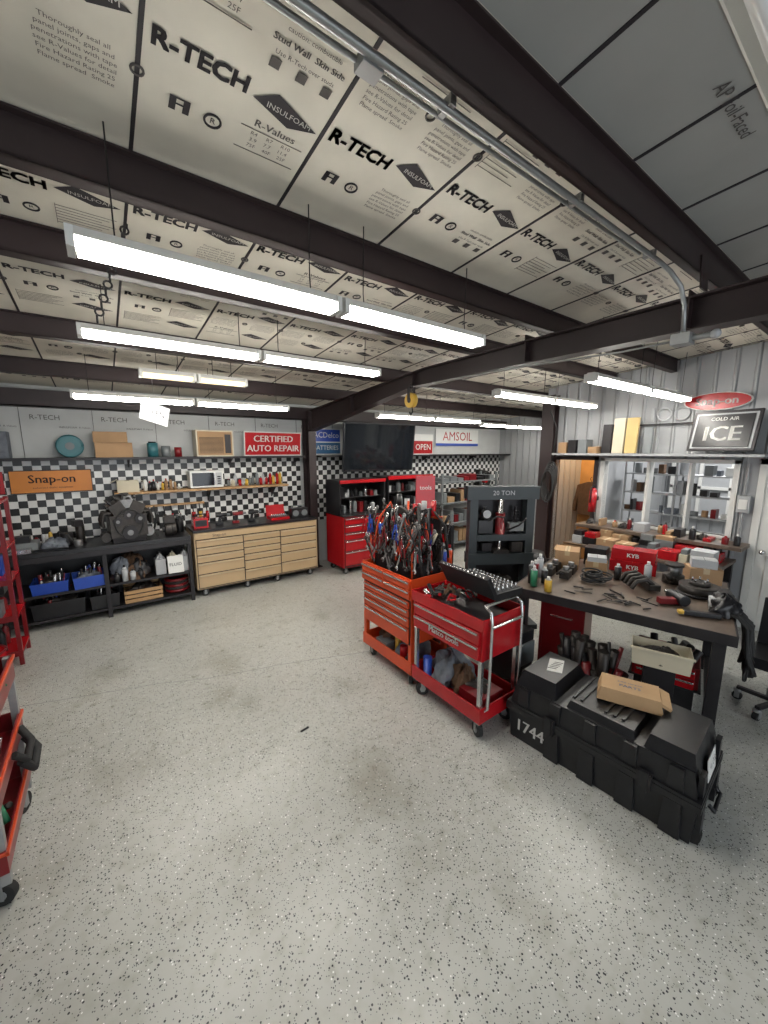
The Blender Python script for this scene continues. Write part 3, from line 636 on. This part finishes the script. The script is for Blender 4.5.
for k in range(7): q.torus((R.uniform(0,.3),.08+k*.1,R.uniform(.3,.6)),R.uniform(.04,.09),.009,R.choice([ORG,RUB,RUB,RED]),'x',n=16,sc=(1,1.6))
q.tube([(.2,.2,.5),(.15,.1,.68),(.08,.0,.5),(.05,-.04,.25),(.1,-.03,.08)],.012,RUB); q.tube([(.2,.5,.5),(.1,.45,.70),(.0,.5,.55),(-.02,.55,.3)],.01,ORG); q.tube([(.3,.3,.6),(.32,.1,.66),(.4,.0,.5),(.42,-.03,.2)],.011,RUB)
q.cyl((.3,.12,.3),(.3,.12,.66),.018,BLK); q.cyl((.28,.4,.3),(.3,.42,.70),.012,ORG); q.cyl((.2,.62,.3),(.2,.66,.64),.02,DRED); q.box((.15,.3,.62),(.05,.14,.06),IRON,rot=(.4,0,.3)); q.box((.2,.6,.6),(.06,.1,.05),DRK,rot=(.2,.3,0))
for i in range(5): q.cyl((.34,.1+i*.13,.59),(.34,.1+i*.13,.59+R.uniform(.08,.16)),.026,R.choice([ORG,BLK,RED,LGR,YEL]),n=12)
q.done()
q=B('spray_can_caddy',loc=(2.70,2.9,1.02))
for i in range(7):
    x,y=.02+(i%2)*.08,-.2+(i//2)*.1; c=R.choice([ORG,RED,YEL,BLU]); q.cyl((x,y,0),(x,y,.17),.032,c,n=14); q.cyl((x,y,.17),(x,y,.19),.03,LGR,r2=.015); q.cyl((x,y,.19),(x,y,.22),.016,R.choice([RED,WHT,BLK]))
q.bb((-.04,-.26,-.02),(.16,.2,0),ORG); q.bb((-.04,-.26,0),(-.035,.2,.06),ORG); q.bb((.12,-.2,0),(.16,.18,.42),DRK)
for i in range(14): y=-.18+i*.026; z=R.uniform(.2,.42); q.box((.11,y,z),(.008,.014,R.uniform(.1,.2)),R.choice([CHR,IRON,RED,ORG,BLK]),rot=(R.uniform(-.3,.3),0,0))
q.bb((-.02,-.2,-.6),(.12,.16,-.02),DRK); q.bb((-.02,-.2,-1.02),(.12,.16,-.6),DRK); q.done()
q=B('red_tool_board_cabinet',loc=(3.22,3.62,0),rz=-.5); q.bb((-.3,0,.12),(.3,.4,.98),RED); drawers(q,None,-.28,.28,.15,.96,[1,1,1.2,1.5],RED,0,'y'); q.bb((-.3,.36,.98),(.3,.4,1.45),DRK); q.bb((0,.3,1.3),(.26,.34,1.86),RED); q.text('tools',.08,(.13,.298,1.7),(1,0,0),(0,0,1),WHT)
for x in (-.23,.23):
    for y in (.07,.33): q.caster(x,y,.05)
for i in range(18):
    x=-.26+(i%9)*.064; z=1.4-(i//9)*.18; h=R.uniform(.1,.16); c=R.choice(hc); q.cyl((x,.34,z),(x+R.uniform(-.01,.01),.34,z-h*.5),.006,CHR,n=6); q.cyl((x,.34,z-h*.5),(x,.34,z-h),.014,c,n=8)
for i in range(9): bottle(q,-.25+i*.06,.15,.98,.022,R.uniform(.12,.26),R.choice([BLK,RED,BLU,ORG,LGR]),BLK)
q.done(.003)
# ------------------------------------------------------------------ red service cart
q=B('red_service_cart',loc=(2.11,1.68,0)); D=.46; Wd=.76
q.bb((0,0,.66),(D,Wd,.9),RED); q.bin((D/2,Wd/2,.9),(D+.03,Wd+.03,.09),RED,.012); q.bb((.02,.02,.905),(D-.02,Wd-.02,.915),BLK)
q.bb((-.02,.02,.79),(0,Wd-.02,.89),RED); q.bb((-.034,.03,.868),(-.018,Wd-.03,.882),CHR); q.bb((-.02,.02,.67),(0,Wd-.02,.78),RED); q.bb((-.034,.03,.758),(-.018,Wd-.03,.772),CHR)
for d_ in (-.002,.002): q.text('Matco tools',.07,(-.022,Wd*.5+d_,.725),(0,-1,0),(0,0,1),WHT)
q.bin((D/2,Wd/2,.16),(D+.02,Wd+.02,.12),RED,.012)
for x in (.02,D-.02):
    for y in (.02,Wd-.02): q.bb((x-.015,y-.015,.14),(x+.015,y+.015,.7),CHR)
for x in (.05,D-.05):
    q.tube([(x,0,.25),(x,-.03,.28),(x,-.04,.5),(x,-.04,.95),(x,-.03,1.04),(x,0,1.06)],.012,CHR,8)
q.tube([(.05,-.04,.93),(D-.05,-.04,.93)],.012,CHR)
q.tube([(.05,0,1.06),(.06,.03,1.07),(D-.06,.03,1.07),(D-.05,0,1.06)],.012,CHR)
for x in (.06,D-.06):
    for y in (.06,Wd-.06): q.caster(x,y,.06,R.uniform(0,3))
q.lump((.23,.52,.18),(.34,.36,.26),CLO,51); q.lump((.23,.2,.18),(.28,.3,.14),IRON,52); q.bb((.08,.05,.2),(.34,.28,.29),DRED); q.lump((.2,.35,.2),(.2,.2,.2),BRN,57); q.cyl((.1,.68,.18),(.1,.68,.36),.04,BLU)
for i in range(40):
    x,y=R.uniform(.04,.42),R.uniform(.4,.72); a=R.uniform(0,6.3); l=R.uniform(.05,.12)
    q.cyl((x-math.cos(a)*l*.4,y-math.sin(a)*l*.4,.94+R.uniform(0,.05)),(x+math.cos(a)*l*.4,y+math.sin(a)*l*.4,.95+R.uniform(0,.07)),R.uniform(.006,.018),R.choice([CHR,IRON,BLK,RED,DRK,BRN]),n=8)
q.done(.004)
q=B('socket_tool_case',loc=(2.40,1.97,1.085),rz=1.5); q.bb((-.27,-.2,0),(.27,.1,.05),BLK); q.box((0,.14,.1),(.54,.035,.2),BLK,rot=(-.5,0,0)); q.bb((-.25,-.19,.05),(.25,.09,.053),DRK)
for r in range(5):
    for i in range(13): q.cyl((-.23+i*.037,-.16+r*.05,.05),(-.23+i*.037,-.16+r*.05,.085),.008+.0012*r+.0003*i,CHR,n=8)
for i in range(12): q.cyl((-.22+i*.04,.115,.06),(-.22+i*.04,.19,.19),.009,CHR,n=8)
q.done(.003)
# ------------------------------------------------------------------ black transport case
q=B('black_transport_case',loc=(2.46,.45,0),rz=.075); w,l=.58,1.36
q.box((w/2,l/2,.10),(w*.94,l*.96,.20),BLK,taper=(1.05,1.03)); q.box((w/2,l/2,.215),(w*1.04,l*1.02,.035),BLK)
q.box((w/2,l/2,.30),(w*.98,l*.98,.14),BLK,taper=(.92,.95)); q.box((w/2,l/2,.24),(w*1.03,l*1.015,.02),BLK)
q.box((w/2,l*.84,.41),(w*.88,l*.26,.10),BLK,taper=(.8,.8)); q.box((w/2,l*.47,.385),(w*.84,l*.36,.05),BLK,taper=(.9,.92)); q.box((w/2,l*.14,.40),(w*.86,l*.22,.08),BLK,taper=(.88,.84))
for i in range(5):
    y=l*(.1+i*.2)
    for x,s in ((.005,-1),(w-.005,1)):
        if not (i==4 and s<0): q.box((x,y,.10),(.03,.12,.19),BLK,taper=(1,.8))
        q.box((x+s*-.014,y,.30),(.03,.10,.13),BLK,taper=(1,.8))
for i in range(2):
    x=w*(.14+i*.72); q.box((x,.0,.10),(.08,.03,.19),BLK); q.box((x,.012,.3),(.07,.03,.12),BLK)
for y in (.3,.98): q.box((-.015,y,.225),(.03,.09,.09),DRK); q.box((-.03,y,.225),(.012,.05,.11),BLK)
q.tube([(.2,-.02,.14),(.2,-.05,.12),(.38,-.05,.12),(.38,-.02,.14)],.012,BLK)
for x in (.06,w-.06): q.cyl((x-.02,.02,.045),(x+.02,.02,.045),.045,RUB,n=18)
for y in (.5,.56,.62,.8,.86): q.box((w/2,y,.41),(w*.6,.02,.02),BLK)
for d_ in (-.003,.003): q.text('1744',.11,(.0025,1.15+d_,.11),(0,-1,0),(0,0,1),WHT,1.2)
q.box((.3,.008,.3),(.2,.004,.13),WHT,rot=(-.14,0,0)); q.text('4 | 2-R',.05,(.3,.003,.32),(1,0,0),(0,.14,1),INK); q.bb((.22,.001,.25),(.38,.003,.265),INK)
q.box((w*.55,l*.83,.4615),(.2,.12,.003),WHT,rot=(0,0,.4)); 
for i in range(5): q.box((w*.55-.06+i*.028,l*.83,.464),(.008,.07,.001),INK,rot=(0,0,.4))
o=q.done(.012,seg=3); o.scale=(1,.86,1.18)
q=B('paper_parts_bag',loc=(2.80,.96,.50),rz=.40)
q.box((0,0,.045),(.22,.38,.09),PAPR,taper=(.9,.9)); q.box((0,-.2,.06),(.2,.06,.02),PAPR,rot=(.4,0,0)); q.text('PARTS',.045,(-.02,0,.092),(0,-1,0),(1,0,0),INKB); q.text('auto service',.03,(.03,0,.092),(0,-1,0),(1,0,0),INKB); q.done(.012)
# ------------------------------------------------------------------ big work table
TA=math.radians(14.5); TO=(3.5,.58)
def tp(x,y,z=.9): return (TO[0]+x*math.cos(TA)-y*math.sin(TA), TO[1]+x*math.sin(TA)+y*math.cos(TA), z)
q=B('steel_work_table',loc=(TO[0],TO[1],0),rz=TA); TW,TL=1.45,1.6
q.bb((0,0,.865),(TW,TL,.9),WOOD); q.bb((-.012,-.012,.82),(0,TL+.012,.903),DRK); q.bb((0,-.012,.82),(TW,0,.903),DRK); q.bb((0,TL,.82),(TW,TL+.012,.903),DRK); q.bb((TW,-.012,.82),(TW+.012,TL+.012,.903),DRK)
for x in (.08,TW-.08):
    for y in (.08,TL-.08): q.bb((x-.04,y-.04,0),(x+.04,y+.04,.865),DRK); q.bb((x-.07,y-.07,0),(x+.07,y+.07,.012),DRK)
q.bb((TW-.1,.06,.28),(TW-.06,TL-.06,.33),DRK); q.bb((.08,.06,.1),(TW-.08,.1,.14),DRK)
q.done(.003)
def tobj(name,x,y,rz=0,z=.906): 
    p=tp(x,y,z); return B(name,loc=p,rz=TA+rz)
q=tobj('brake_drum',.85,.22); q.cyl((0,0,0),(0,0,.09),.15,IRON,n=28); q.cyl((0,0,.09),(0,0,.12),.08,IRON,n=24); q.torus((0,0,.012),.155,.012,DRK)
for i in range(5): q.cyl((.055*math.cos(i*1.257),.055*math.sin(i*1.257),.12),(.055*math.cos(i*1.257),.055*math.sin(i*1.257),.15),.007,CHR,n=8)
q.done()
q=tobj('water_pump',1.1,.42); q.cyl((0,0,.0),(0,0,.08),.09,IRON,n=20); q.cyl((0,0,.08),(0,0,.17),.05,ALU); q.cyl((0,0,.17),(0,0,.19),.08,IRON,n=20); q.tube([(-.08,0,.05),(-.12,.02,.06),(-.13,.05,.12)],.03,IRON); q.done()
q=tobj('intake_manifold',.74,.60,.5); q.box((0,0,.05),(.3,.1,.06),IRON)
for i in range(4): q.tube([(-.12+i*.08,0,.07),(-.12+i*.08,.06,.12),(-.12+i*.08,.14,.1),(-.12+i*.08,.18,.025)],.02,IRON)
q.done(.006)
q=tobj('plastic_cup',.48,.12); q.cyl((0,0,0),(0,0,.11),.032,LGR,r2=.042,n=18); q.done()
q=tobj('impact_gun',.48,.36,.6); q.cyl((-.1,0,.05),(.09,0,.05),.045,BLK); q.cyl((.09,0,.05),(.15,0,.05),.02,CHR); q.box((-.03,.09,.03),(.06,.16,.05),DRED); q.done(.004)
q=tobj('work_light',.28,.12,.3); q.box((.0,.08,.02),(.05,.24,.035),BLK); q.box((0,.2,.02),(.045,.07,.03),YEL); q.done(.006)
for (x,y,c,h) in ((.12,1.45,GRN,.2),(.2,1.5,BLK,.22),(.28,1.40,DRK,.16),(.06,1.3,YEL,.14),(.98,.62,LGR,.2),(.37,1.52,DRED,.19),(.86,.86,BLK,.16),(.45,1.5,LGR,.24)):
    q=tobj('spray_can',x,y); q.cyl((0,0,0),(0,0,h*.8),.032,c,n=16); q.cyl((0,0,h*.8),(0,0,h*.87),.03,LGR,r2=.016,n=14); q.cyl((0,0,h*.87),(0,0,h),.014,WHT,n=10); q.done()
q=tobj('wiring_harness',.62,1.02)
for k in range(8): q.torus((R.uniform(-.05,.05),R.uniform(-.05,.05),.012+k*.012),R.uniform(.08,.13),.008,R.choice([BLK,RUB,RUB]),sc=(1,R.uniform(.6,1)))
q.done()
q=tobj('brake_calipers',.68,1.38)
for k in range(4): 
    x,y=(k%2)*.2-.1,(k//2)*.16-.1; q.box((x,y,.04),(.14,.09,.08),IRON); q.cyl((x,y,.08),(x,y,.12),.03,ALU); q.tube([(x-.07,y,.05),(x-.1,y+.03,.07),(x-.07,y+.07,.04)],.01,DRK)
q.done(.008)
q=tobj('loose_tools',.35,.75)
for i in range(20):
    x,y=R.uniform(-.28,.12),R.uniform(-.25,.4); a=R.uniform(0,6.3); l=R.uniform(.03,.08)
    q.cyl((x-math.cos(a)*l,y-math.sin(a)*l,.008),(x+math.cos(a)*l,y+math.sin(a)*l,.008),R.uniform(.004,.008),R.choice([DRK,DRK,BLK,IRON,IRON]),n=8)
q.done()
def tcard(x,y,d,rz=0,lab=None,mt=CARD,fl=False,z=.906,name='cardboard_box'):
    p=tp(x,y,z); return card(p,d,TA+rz,lab,mt,fl,name)
tcard(1.02,1.38,(.26,.24,.2),.2,None,CARD,False); tcard(1.3,1.44,(.2,.22,.16),-.1,None,CARD,True); tcard(1.0,1.08,(.16,.2,.12),.1,None,CARD,False); tcard(1.0,1.08,(.15,.18,.05),.2,None,LGR,False,z=1.028)
tcard(1.28,.78,(.22,.42,.12),.05,'KYB',RED,False,name='shock_absorber_box'); tcard(1.29,.78,(.2,.40,.12),.0,'KYB',RED,False,z=1.028,name='shock_absorber_box')
tcard(1.32,.2,(.2,.26,.15),.3,None,CARD,False); tcard(1.32,.2,(.16,.2,.08),.1,None,LGR,False,z=1.058); tcard(1.32,1.14,(.2,.22,.2),0,None,BLK,False)
# black hoses hung off the right end of the table
q=B('black_hose_bundle',loc=(3.98,.60,0),rz=TA)
for k in range(18):
    s_=R.uniform(-.14,.14); q.tube([(s_*.6,.2,.925),(s_,.08,.93),(s_*1.2,.03+R.uniform(-.05,.01),.86),(s_*1.2+R.uniform(-.05,.05),.0+R.uniform(-.05,.02),.66),(s_+R.uniform(-.1,.1),R.uniform(-.06,.03),R.uniform(.42,.56)),(s_*.5+R.uniform(-.12,.12),.0,.66),(s_*.4,.02,.84)],.014,RUB,6)
q.lump((.0,.16,.905),(.26,.2,.15),BLK,61); q.cyl((-.05,.14,.99),(.14,.16,1.02),.05,DRK,n=16); q.done()
q=B('black_shop_chair',loc=(4.40,.42,0)); q.box((0,0,.47),(.42,.42,.09),BLK); q.box((.2,.0,.72),(.07,.4,.4),BLK,rot=(0,.15,0)); q.bb((.2,-.03,.45),(.24,.03,.7),DRK); q.cyl((0,0,.12),(0,0,.43),.03,DRK)
for i in range(5): a=i*1.257+.3; q.box((.13*math.cos(a),.13*math.sin(a),.11),(.26,.035,.03),DRK,rot=(0,0,a)); q.caster(.25*math.cos(a),.25*math.sin(a),.035,a)
q.done(.02)
q=B('red_parts_cabinet',loc=(3.72,1.03,0),rz=TA); q.bb((-.2,-.22,.34),(.2,.22,.52),DRED); q.bb((-.22,-.24,.33),(.22,.24,.345),DRK); q.bb((-.2,-.2,.02),(.2,.2,.33),DRK); drawers(q,None,-.2,.2,.34,.51,[1,1],RED,-.2,'x')
for i in range(12): x,y=R.uniform(-.15,.15),R.uniform(-.18,.18); q.cyl((x,y,.5),(x+R.uniform(-.08,.08),y+R.uniform(-.08,.08),R.uniform(.56,.66)),R.uniform(.015,.04),R.choice([DRK,IRON,BLK,ALU]),n=10)
q.done(.004)
q=B('cream_parts_bin',loc=(3.36,.97,.56),rz=TA+.1); q.bin((0,0,0),(.2,.36,.14),CRM,.006,1.06); q.bb((-.12,-.2,.13),(-.105,.2,.145),CRM); q.lump((0,0,.03),(.16,.3,.1),IRON,71); q.bb((-.08,-.1,-.2),(.08,.1,0),DRK); q.bb((-.08,-.1,-.56),(.08,.1,-.2),DRK); q.done(.003)
q=B('parts_washer_bucket',loc=(3.3,2.45,0)); q.bin((0,0,.0),(.34,.34,.36),BLK,.01,1.12); q.lump((0,0,.2),(.3,.3,.24),DRK,72); q.done(.004)
q=B('black_battery_cart',loc=(2.92,2.0,0)); q.bb((-.13,-.16,.1),(.11,.14,.6),BLK); q.bb((-.14,-.18,.1),(.12,.16,.14),DRK); q.cyl((-.14,-.1,.08),(-.1,-.1,.08),.08,RUB,n=18); q.cyl((.08,-.1,.08),(.12,-.1,.08),.08,RUB,n=18); q.tube([(-.1,.12,.6),(-.1,.14,.78),(.1,.14,.78),(.1,.12,.6)],.012,DRK); q.bb((-.1,-.18,.3),(.1,-.159,.5),GRY); q.done(.006)
q=B('red_steel_cabinet',loc=(3.62,1.86,0),rz=TA); q.bb((-.18,-.2,.05),(.18,.2,.74),DRED); q.box((-.185,0,.4),(.012,.34,.62),DRED,rot=(0,.08,0)); q.bb((-.2,-.1,.6),(-.185,.1,.62),CHR); q.done(.006)
q=B('engine_parts_pile',loc=(3.26,1.45,0)); q.lump((0,0,.0),(.28,.4,.40),IRON,73)
for i in range(30): x,y=R.uniform(-.12,.12),R.uniform(-.18,.18); q.cyl((x,y,.1),(x+R.uniform(-.06,.06),y+R.uniform(-.08,.08),R.uniform(.34,.62)),R.uniform(.012,.045),R.choice([DRK,IRON,DRED,IRON,BLK]),n=10)
q.done()
# ------------------------------------------------------------------ hydraulic press
q=B('hydraulic_shop_press',loc=(3.98,2.98,0),rz=-.55)
for x in (-.36,.36):
    q.bb((x-.05,-.07,.03),(x+.05,.07,1.72),PGR); q.bb((x-.06,-.3,0),(x+.06,.3,.06),PGR)
    for i in range(8): q.cyl((x-.052,0,.5+i*.11),(x+.052,0,.5+i*.11),.018,DRK,n=10)
    q.cyl((x*.55,0,1.15),(x*.55,0,1.5),.02,DRK)
    for k in range(9): q.torus((x*.55,0,1.17+k*.035),.032,.006,DRK,n=12)
q.bb((-.45,-.09,1.6),(.45,-.04,1.76),PGR); q.bb((-.45,.04,1.6),(.45,.09,1.76),PGR); q.bb((-.31,-.08,1.08),(.31,.08,1.16),PGR)
q.cyl((0,0,1.16),(0,0,1.42),.06,DRED,n=20); q.cyl((0,0,1.42),(0,0,1.62),.035,CHR,n=16); q.cyl((0,0,1.08),(0,0,.95),.03,CHR)
q.bb((-.42,-.09,.78),(.42,-.05,.92),PGR); q.bb((-.42,.05,.78),(.42,.09,.92),PGR); q.bb((-.1,-.1,.92),(.1,.1,.96),IRON); q.bb((-.36,-.03,.1),(.36,.03,.18),PGR); q.bb((-.36,.1,.3),(.36,.11,1.6),DRK)
q.bb((-.3,-.08,1.18),(-.12,.06,1.34),BLK); q.cyl((-.2,-.085,1.42),(-.2,-.075,1.42),.05,LGR,n=18); q.cyl((-.2,-.075,1.42),(-.2,.0,1.42),.055,DRK,n=18); q.box((.2,-.04,1.0),(.14,.1,.12),IRON); q.box((-.18,-.02,1.0),(.12,.1,.1),DRK); q.bb((.1,-.07,1.2),(.28,.05,1.3),GRY); q.lump((0,0,.2),(.5,.3,.4),IRON,91)
q.text('20 TON',.08,(0,-.093,1.68),(1,0,0),(0,0,1),LGR)
q.tube([(.06,-.05,1.2),(.16,-.2,1.3),(.2,-.3,1.4)],.012,DRK); q.tube([(-.2,-.05,1.3),(-.1,-.14,1.4),(.02,-.1,1.38),(.05,-.04,1.3)],.012,RUB)
q.done(.005)
# ------------------------------------------------------------------ bench along office wall with clutter
q=B('office_side_workbench',loc=(5.45,1.15,0)); q.bb((0,0,.82),(.8,1.75,.86),WOOD)
for x in (.05,.75):
    for y in (.05,1.7): q.bb((x-.035,y-.035,0),(x+.035,y+.035,.82),DRK)
q.bb((.02,.02,.3),(.78,1.73,.33),DRK)
cols=[CARD,CARD,CARD,DRED,BLK,LGR,GRY,GRY,CRM,BLK,BLK,RED]
for (xa,xb,z0_) in ((.05,.3,.861),(.34,.56,.861),(.05,.55,.331)):
    yy=.06
    while yy<1.62:
        w_=R.uniform(.08,.26); hh=R.uniform(.06,.2); c=R.choice(cols); j=R.uniform(0,.04)
        w_=min(w_,1.7-yy)
        q.bb((xa+j,yy,z0_),(xb-R.uniform(0,.04),yy+w_-.01,z0_+hh),c)
        if c is CARD: q.bb((xa+j-.001,yy+w_/2-.02,z0_+hh-.04),(xb-.05,yy+w_/2+.01,z0_+hh+.001),TAPE)
        if R.random()<.45 and z0_>.8: q.bb((xa+j+.02,yy+.01,z0_+hh),(xb-.06,yy+w_-.02,z0_+hh+R.uniform(.04,.1)),R.choice(cols))
        yy+=w_+.01
q.done(.003)
q=B('sill_supplies',loc=(X1-.22,0,1.077))
y=1.12
while y<2.95:
    t=R.random(); w_=R.uniform(.03,.14)
    if t<.35: bottle(q,R.uniform(-.1,.08),y,0,min(.035,w_*.4),R.uniform(.08,.2),R.choice(cols),R.choice([RED,BLK,WHT]))
    elif t<.7: q.bb((-.12,y,0),(.08,y+w_,R.uniform(.02,.12)),R.choice(cols))
    else: q.lump((0,y,0),(.14,.12,.07),R.choice([CLO,BRN,IRON]),int(y*100))
    y+=w_+R.uniform(0,.04)
q.done(.002)
q=B('fire_extinguisher',loc=(6.12,2.88,1.45)); q.cyl((0,0,-.2),(0,0,.12),.055,RED,n=18); q.sph((0,0,.12),.055,RED); q.cyl((0,0,.16),(0,0,.22),.015,DRK); q.tube([(0,0,.2),(-.07,.0,.18),(-.08,0,-.05)],.01,BLK); q.box((.1,0,0),(.12,.04,.06),DRK); q.done()
q=B('leather_jacket_hanging',loc=(7.2,3.45,1.35)); q.prism([(-.2,-.35),(.2,-.35),(.22,.0),(.26,-.3),(.32,-.28),(.24,.2),(.06,.27),(-.06,.27),(-.24,.2),(-.32,-.28),(-.26,-.3),(-.22,0)],'x',0,.08,BRN); q.tube([(.04,0,.27),(.04,.03,.33),(.04,0,.36)],.006,DRK); q.done(.03)
q=B('floor_shop_vacuum',loc=(5.4,3.35,0)); q.cyl((0,0,.08),(0,0,.45),.19,RED,n=24); q.cyl((0,0,.45),(0,0,.62),.2,BLK,r2=.13,n=24); q.tube([(.1,-.15,.5),(.2,-.3,.5),(.1,-.4,.2),(-.1,-.35,.04)],.025,BLK)
for a in range(4): q.caster(.15*math.cos(a*1.57+.7),.15*math.sin(a*1.57+.7),.035,a)
q.done()
q=B('ice_window_sign',loc=(X1-.24,1.42,2.16),rz=-.12)
def rb(q,c,d,mt): q.box((c[0]+c[2]*.28,c[1],c[2]),d,mt,rot=(0,.27,0))
rb(q,(-.02,0,.27),(.03,.66,.5),DRK); rb(q,(-.036,0,.27),(.01,.6,.44),LGR); rb(q,(-.045,0,.27),(.012,.55,.40),BLK)
for d_ in (-.006,0,.006): q.text('ICE',.26,(-.02+.25*.28-.037,d_,.23),(0,-1,0),(.28,0,1),WHT,1.0)
q.text('COLD AIR',.06,(-.02+.4*.28-.037,.0,.41),(0,-1,0),(.28,0,1),WHT,1.0); q.done(.004)
q=B('oval_tool_sign',loc=(X1-.02,1.55,2.8))
pts=[(.34*math.cos(t*PI/12),.11*math.sin(t*PI/12)) for t in range(24)]
q.prism(pts,'x',-.02,.0,WHT); q.prism([(a*.95,c*.9) for a,c in pts],'x',-.026,-.02,RED)
for d_ in (-.003,.003): q.text('Snap-on',.13,(-.028,d_,0),(0,-1,0),(0,0,1),WHT)
q.done()
q=B('wall_rings',loc=(X1-.02,2.1,2.68)); q.torus((0,0,0),.08,.014,LGR,'x'); q.torus((0,-.2,0),.08,.014,LGR,'x'); q.bb((-.02,.12,-.09),(0,.15,.09),LGR); q.bb((-.03,-.35,-.14),(0,.35,-.12),DRK); q.done()
q=B('foam_boards',loc=(X1-.14,2.5,2.151)); 
for i,(y,w_,h) in enumerate(((.26,.13,.42),(.10,.15,.5),(-.07,.15,.5),(-.28,.1,.36))): q.box((0,y,h/2+.003),(.05,w_,h),[DRK,CRM,TNY,GRY][i],rot=(0,.06,0))
q.done(.003)
q=B('parts_boxes_row',loc=(X1-.14,3.24,2.151)); 
for i in range(4): q.bb((-.1,-.38+i*.16,0),(.1,-.25+i*.16,R.uniform(.1,.22)),R.choice([DRK,CARD,LGR,GRY]))
q.done(.002)
q=B('electrical_panel',loc=(X1-.02,1.16,1.55)); q.bb((-.06,-.06,-.1),(0.019,.06,.1),LGR); q.tube([(-.02,-.0,.1),(-.02,0,.5)],.012,GAL); q.tube([(-.02,0,-.1),(-.02,0,-.44)],.012,GAL); q.bb((-.07,-.04,-.06),(-.06,.04,.06),WHT); q.done(.003)
# ------------------------------------------------------------------ left foreground cart
q=B('tilted_tray_cart',loc=(-1.24,2.3,0)); D=.70; Wd=.72
for z,t in ((.86,.14),(.52,.12),(.2,.12)):
    q.bin((D/2,Wd/2,z),(D,Wd,t),DRED,.01)
    q.bb((.0,-.01,z+t-.015),(D+.01,.0,z+t),ORG); q.bb((D,-.01,z+t-.02),(D+.012,Wd,z+t),ORG)
    for i in range(46):
        x,y=R.uniform(.1,D-.04),R.uniform(.05,Wd-.05); a=R.uniform(0,6); l=R.uniform(.05,.13)
        q.cyl((x-math.cos(a)*l*.4,y-math.sin(a)*l*.4,z+.06),(x+math.cos(a)*l*.4,y+math.sin(a)*l*.4,z+t+R.uniform(-.03,.1)),R.uniform(.008,.022),R.choice([CHR,DRK,BLK,GRN,IRON,CRM,IRON]),n=8)
for x in (.03,D-.02):
    for y in (.03,Wd-.03): q.bb((x-.018,y-.018,.13),(x+.018,y+.018,1.0),GAL)
for x in (.06,D-.05):
    for y in (.06,Wd-.06): q.caster(x,y,.06,R.uniform(0,3))
q.tube([(D+.01,.55,.62),(D+.06,.5,.55),(D+.05,.4,.5),(D+.01,.35,.58)],.02,RUB)
q.tube([(D+.01,.65,.5),(D+.06,.62,.42),(D+.05,.52,.36),(D+.01,.48,.45)],.025,RUB)
q.done(.003)
q=B('floor_bolt',loc=(1.1,2.58,.008)); q.cyl((-.03,0,0),(.03,.01,0),.007,RUB,n=8); q.cyl((.03,.01,0),(.038,.012,0),.008,RUB,n=6); q.done()
q=B('floor_joint'); 
pts=[(-1.5+i*.35,4.55-.12*i+R.uniform(-.03,.03)) for i in range(14)]
for a_,b_ in zip(pts[:-1],pts[1:]):
    dx_,dy_=b_[0]-a_[0],b_[1]-a_[1]; L_=math.hypot(dx_,dy_); q.box(((a_[0]+b_[0])/2,(a_[1]+b_[1])/2,.0003),(L_+.01,.004,.0006),GRY,rot=(0,0,math.atan2(dy_,dx_)))
q.done()
# ------------------------------------------------------------------ lights
w=bpy.data.worlds.new('world'); bpy.context.scene.world=w; w.use_nodes=True
w.node_tree.nodes['Background'].inputs[0].default_value=(.88,.94,1,1); w.node_tree.nodes['Background'].inputs[1].default_value=2.9
def area(name,loc,rot,sx,sy,e,col=(1,1,1)):
    l=bpy.data.lights.new(name,'AREA'); l.shape='RECTANGLE'; l.size=sx; l.size_y=sy; l.energy=e; l.color=col
    o=bpy.data.objects.new(name,l); bpy.context.scene.collection.objects.link(o); o.location=loc; o.rotation_euler=rot; return o
area('office_ceiling_lamp',(7.6,1.6,3.0),(0,0,0),1.2,.3,70)
area('closet_lamp',(6.9,3.3,2.9),(0,0,0),.3,.3,34,(1,.78,.5))
# camera
cam=bpy.data.cameras.new('camera'); co=bpy.data.objects.new('camera',cam); bpy.context.scene.collection.objects.link(co)
co.location=(0,0,2.2); co.rotation_euler=(math.radians(90-9.17),0,math.radians(-36.1))
cam.sensor_fit='VERTICAL'; cam.sensor_height=36; cam.sensor_width=27; cam.lens=13.5; cam.clip_start=.05
bpy.context.scene.camera=co
bpy.context.scene.view_settings.view_transform='Standard'
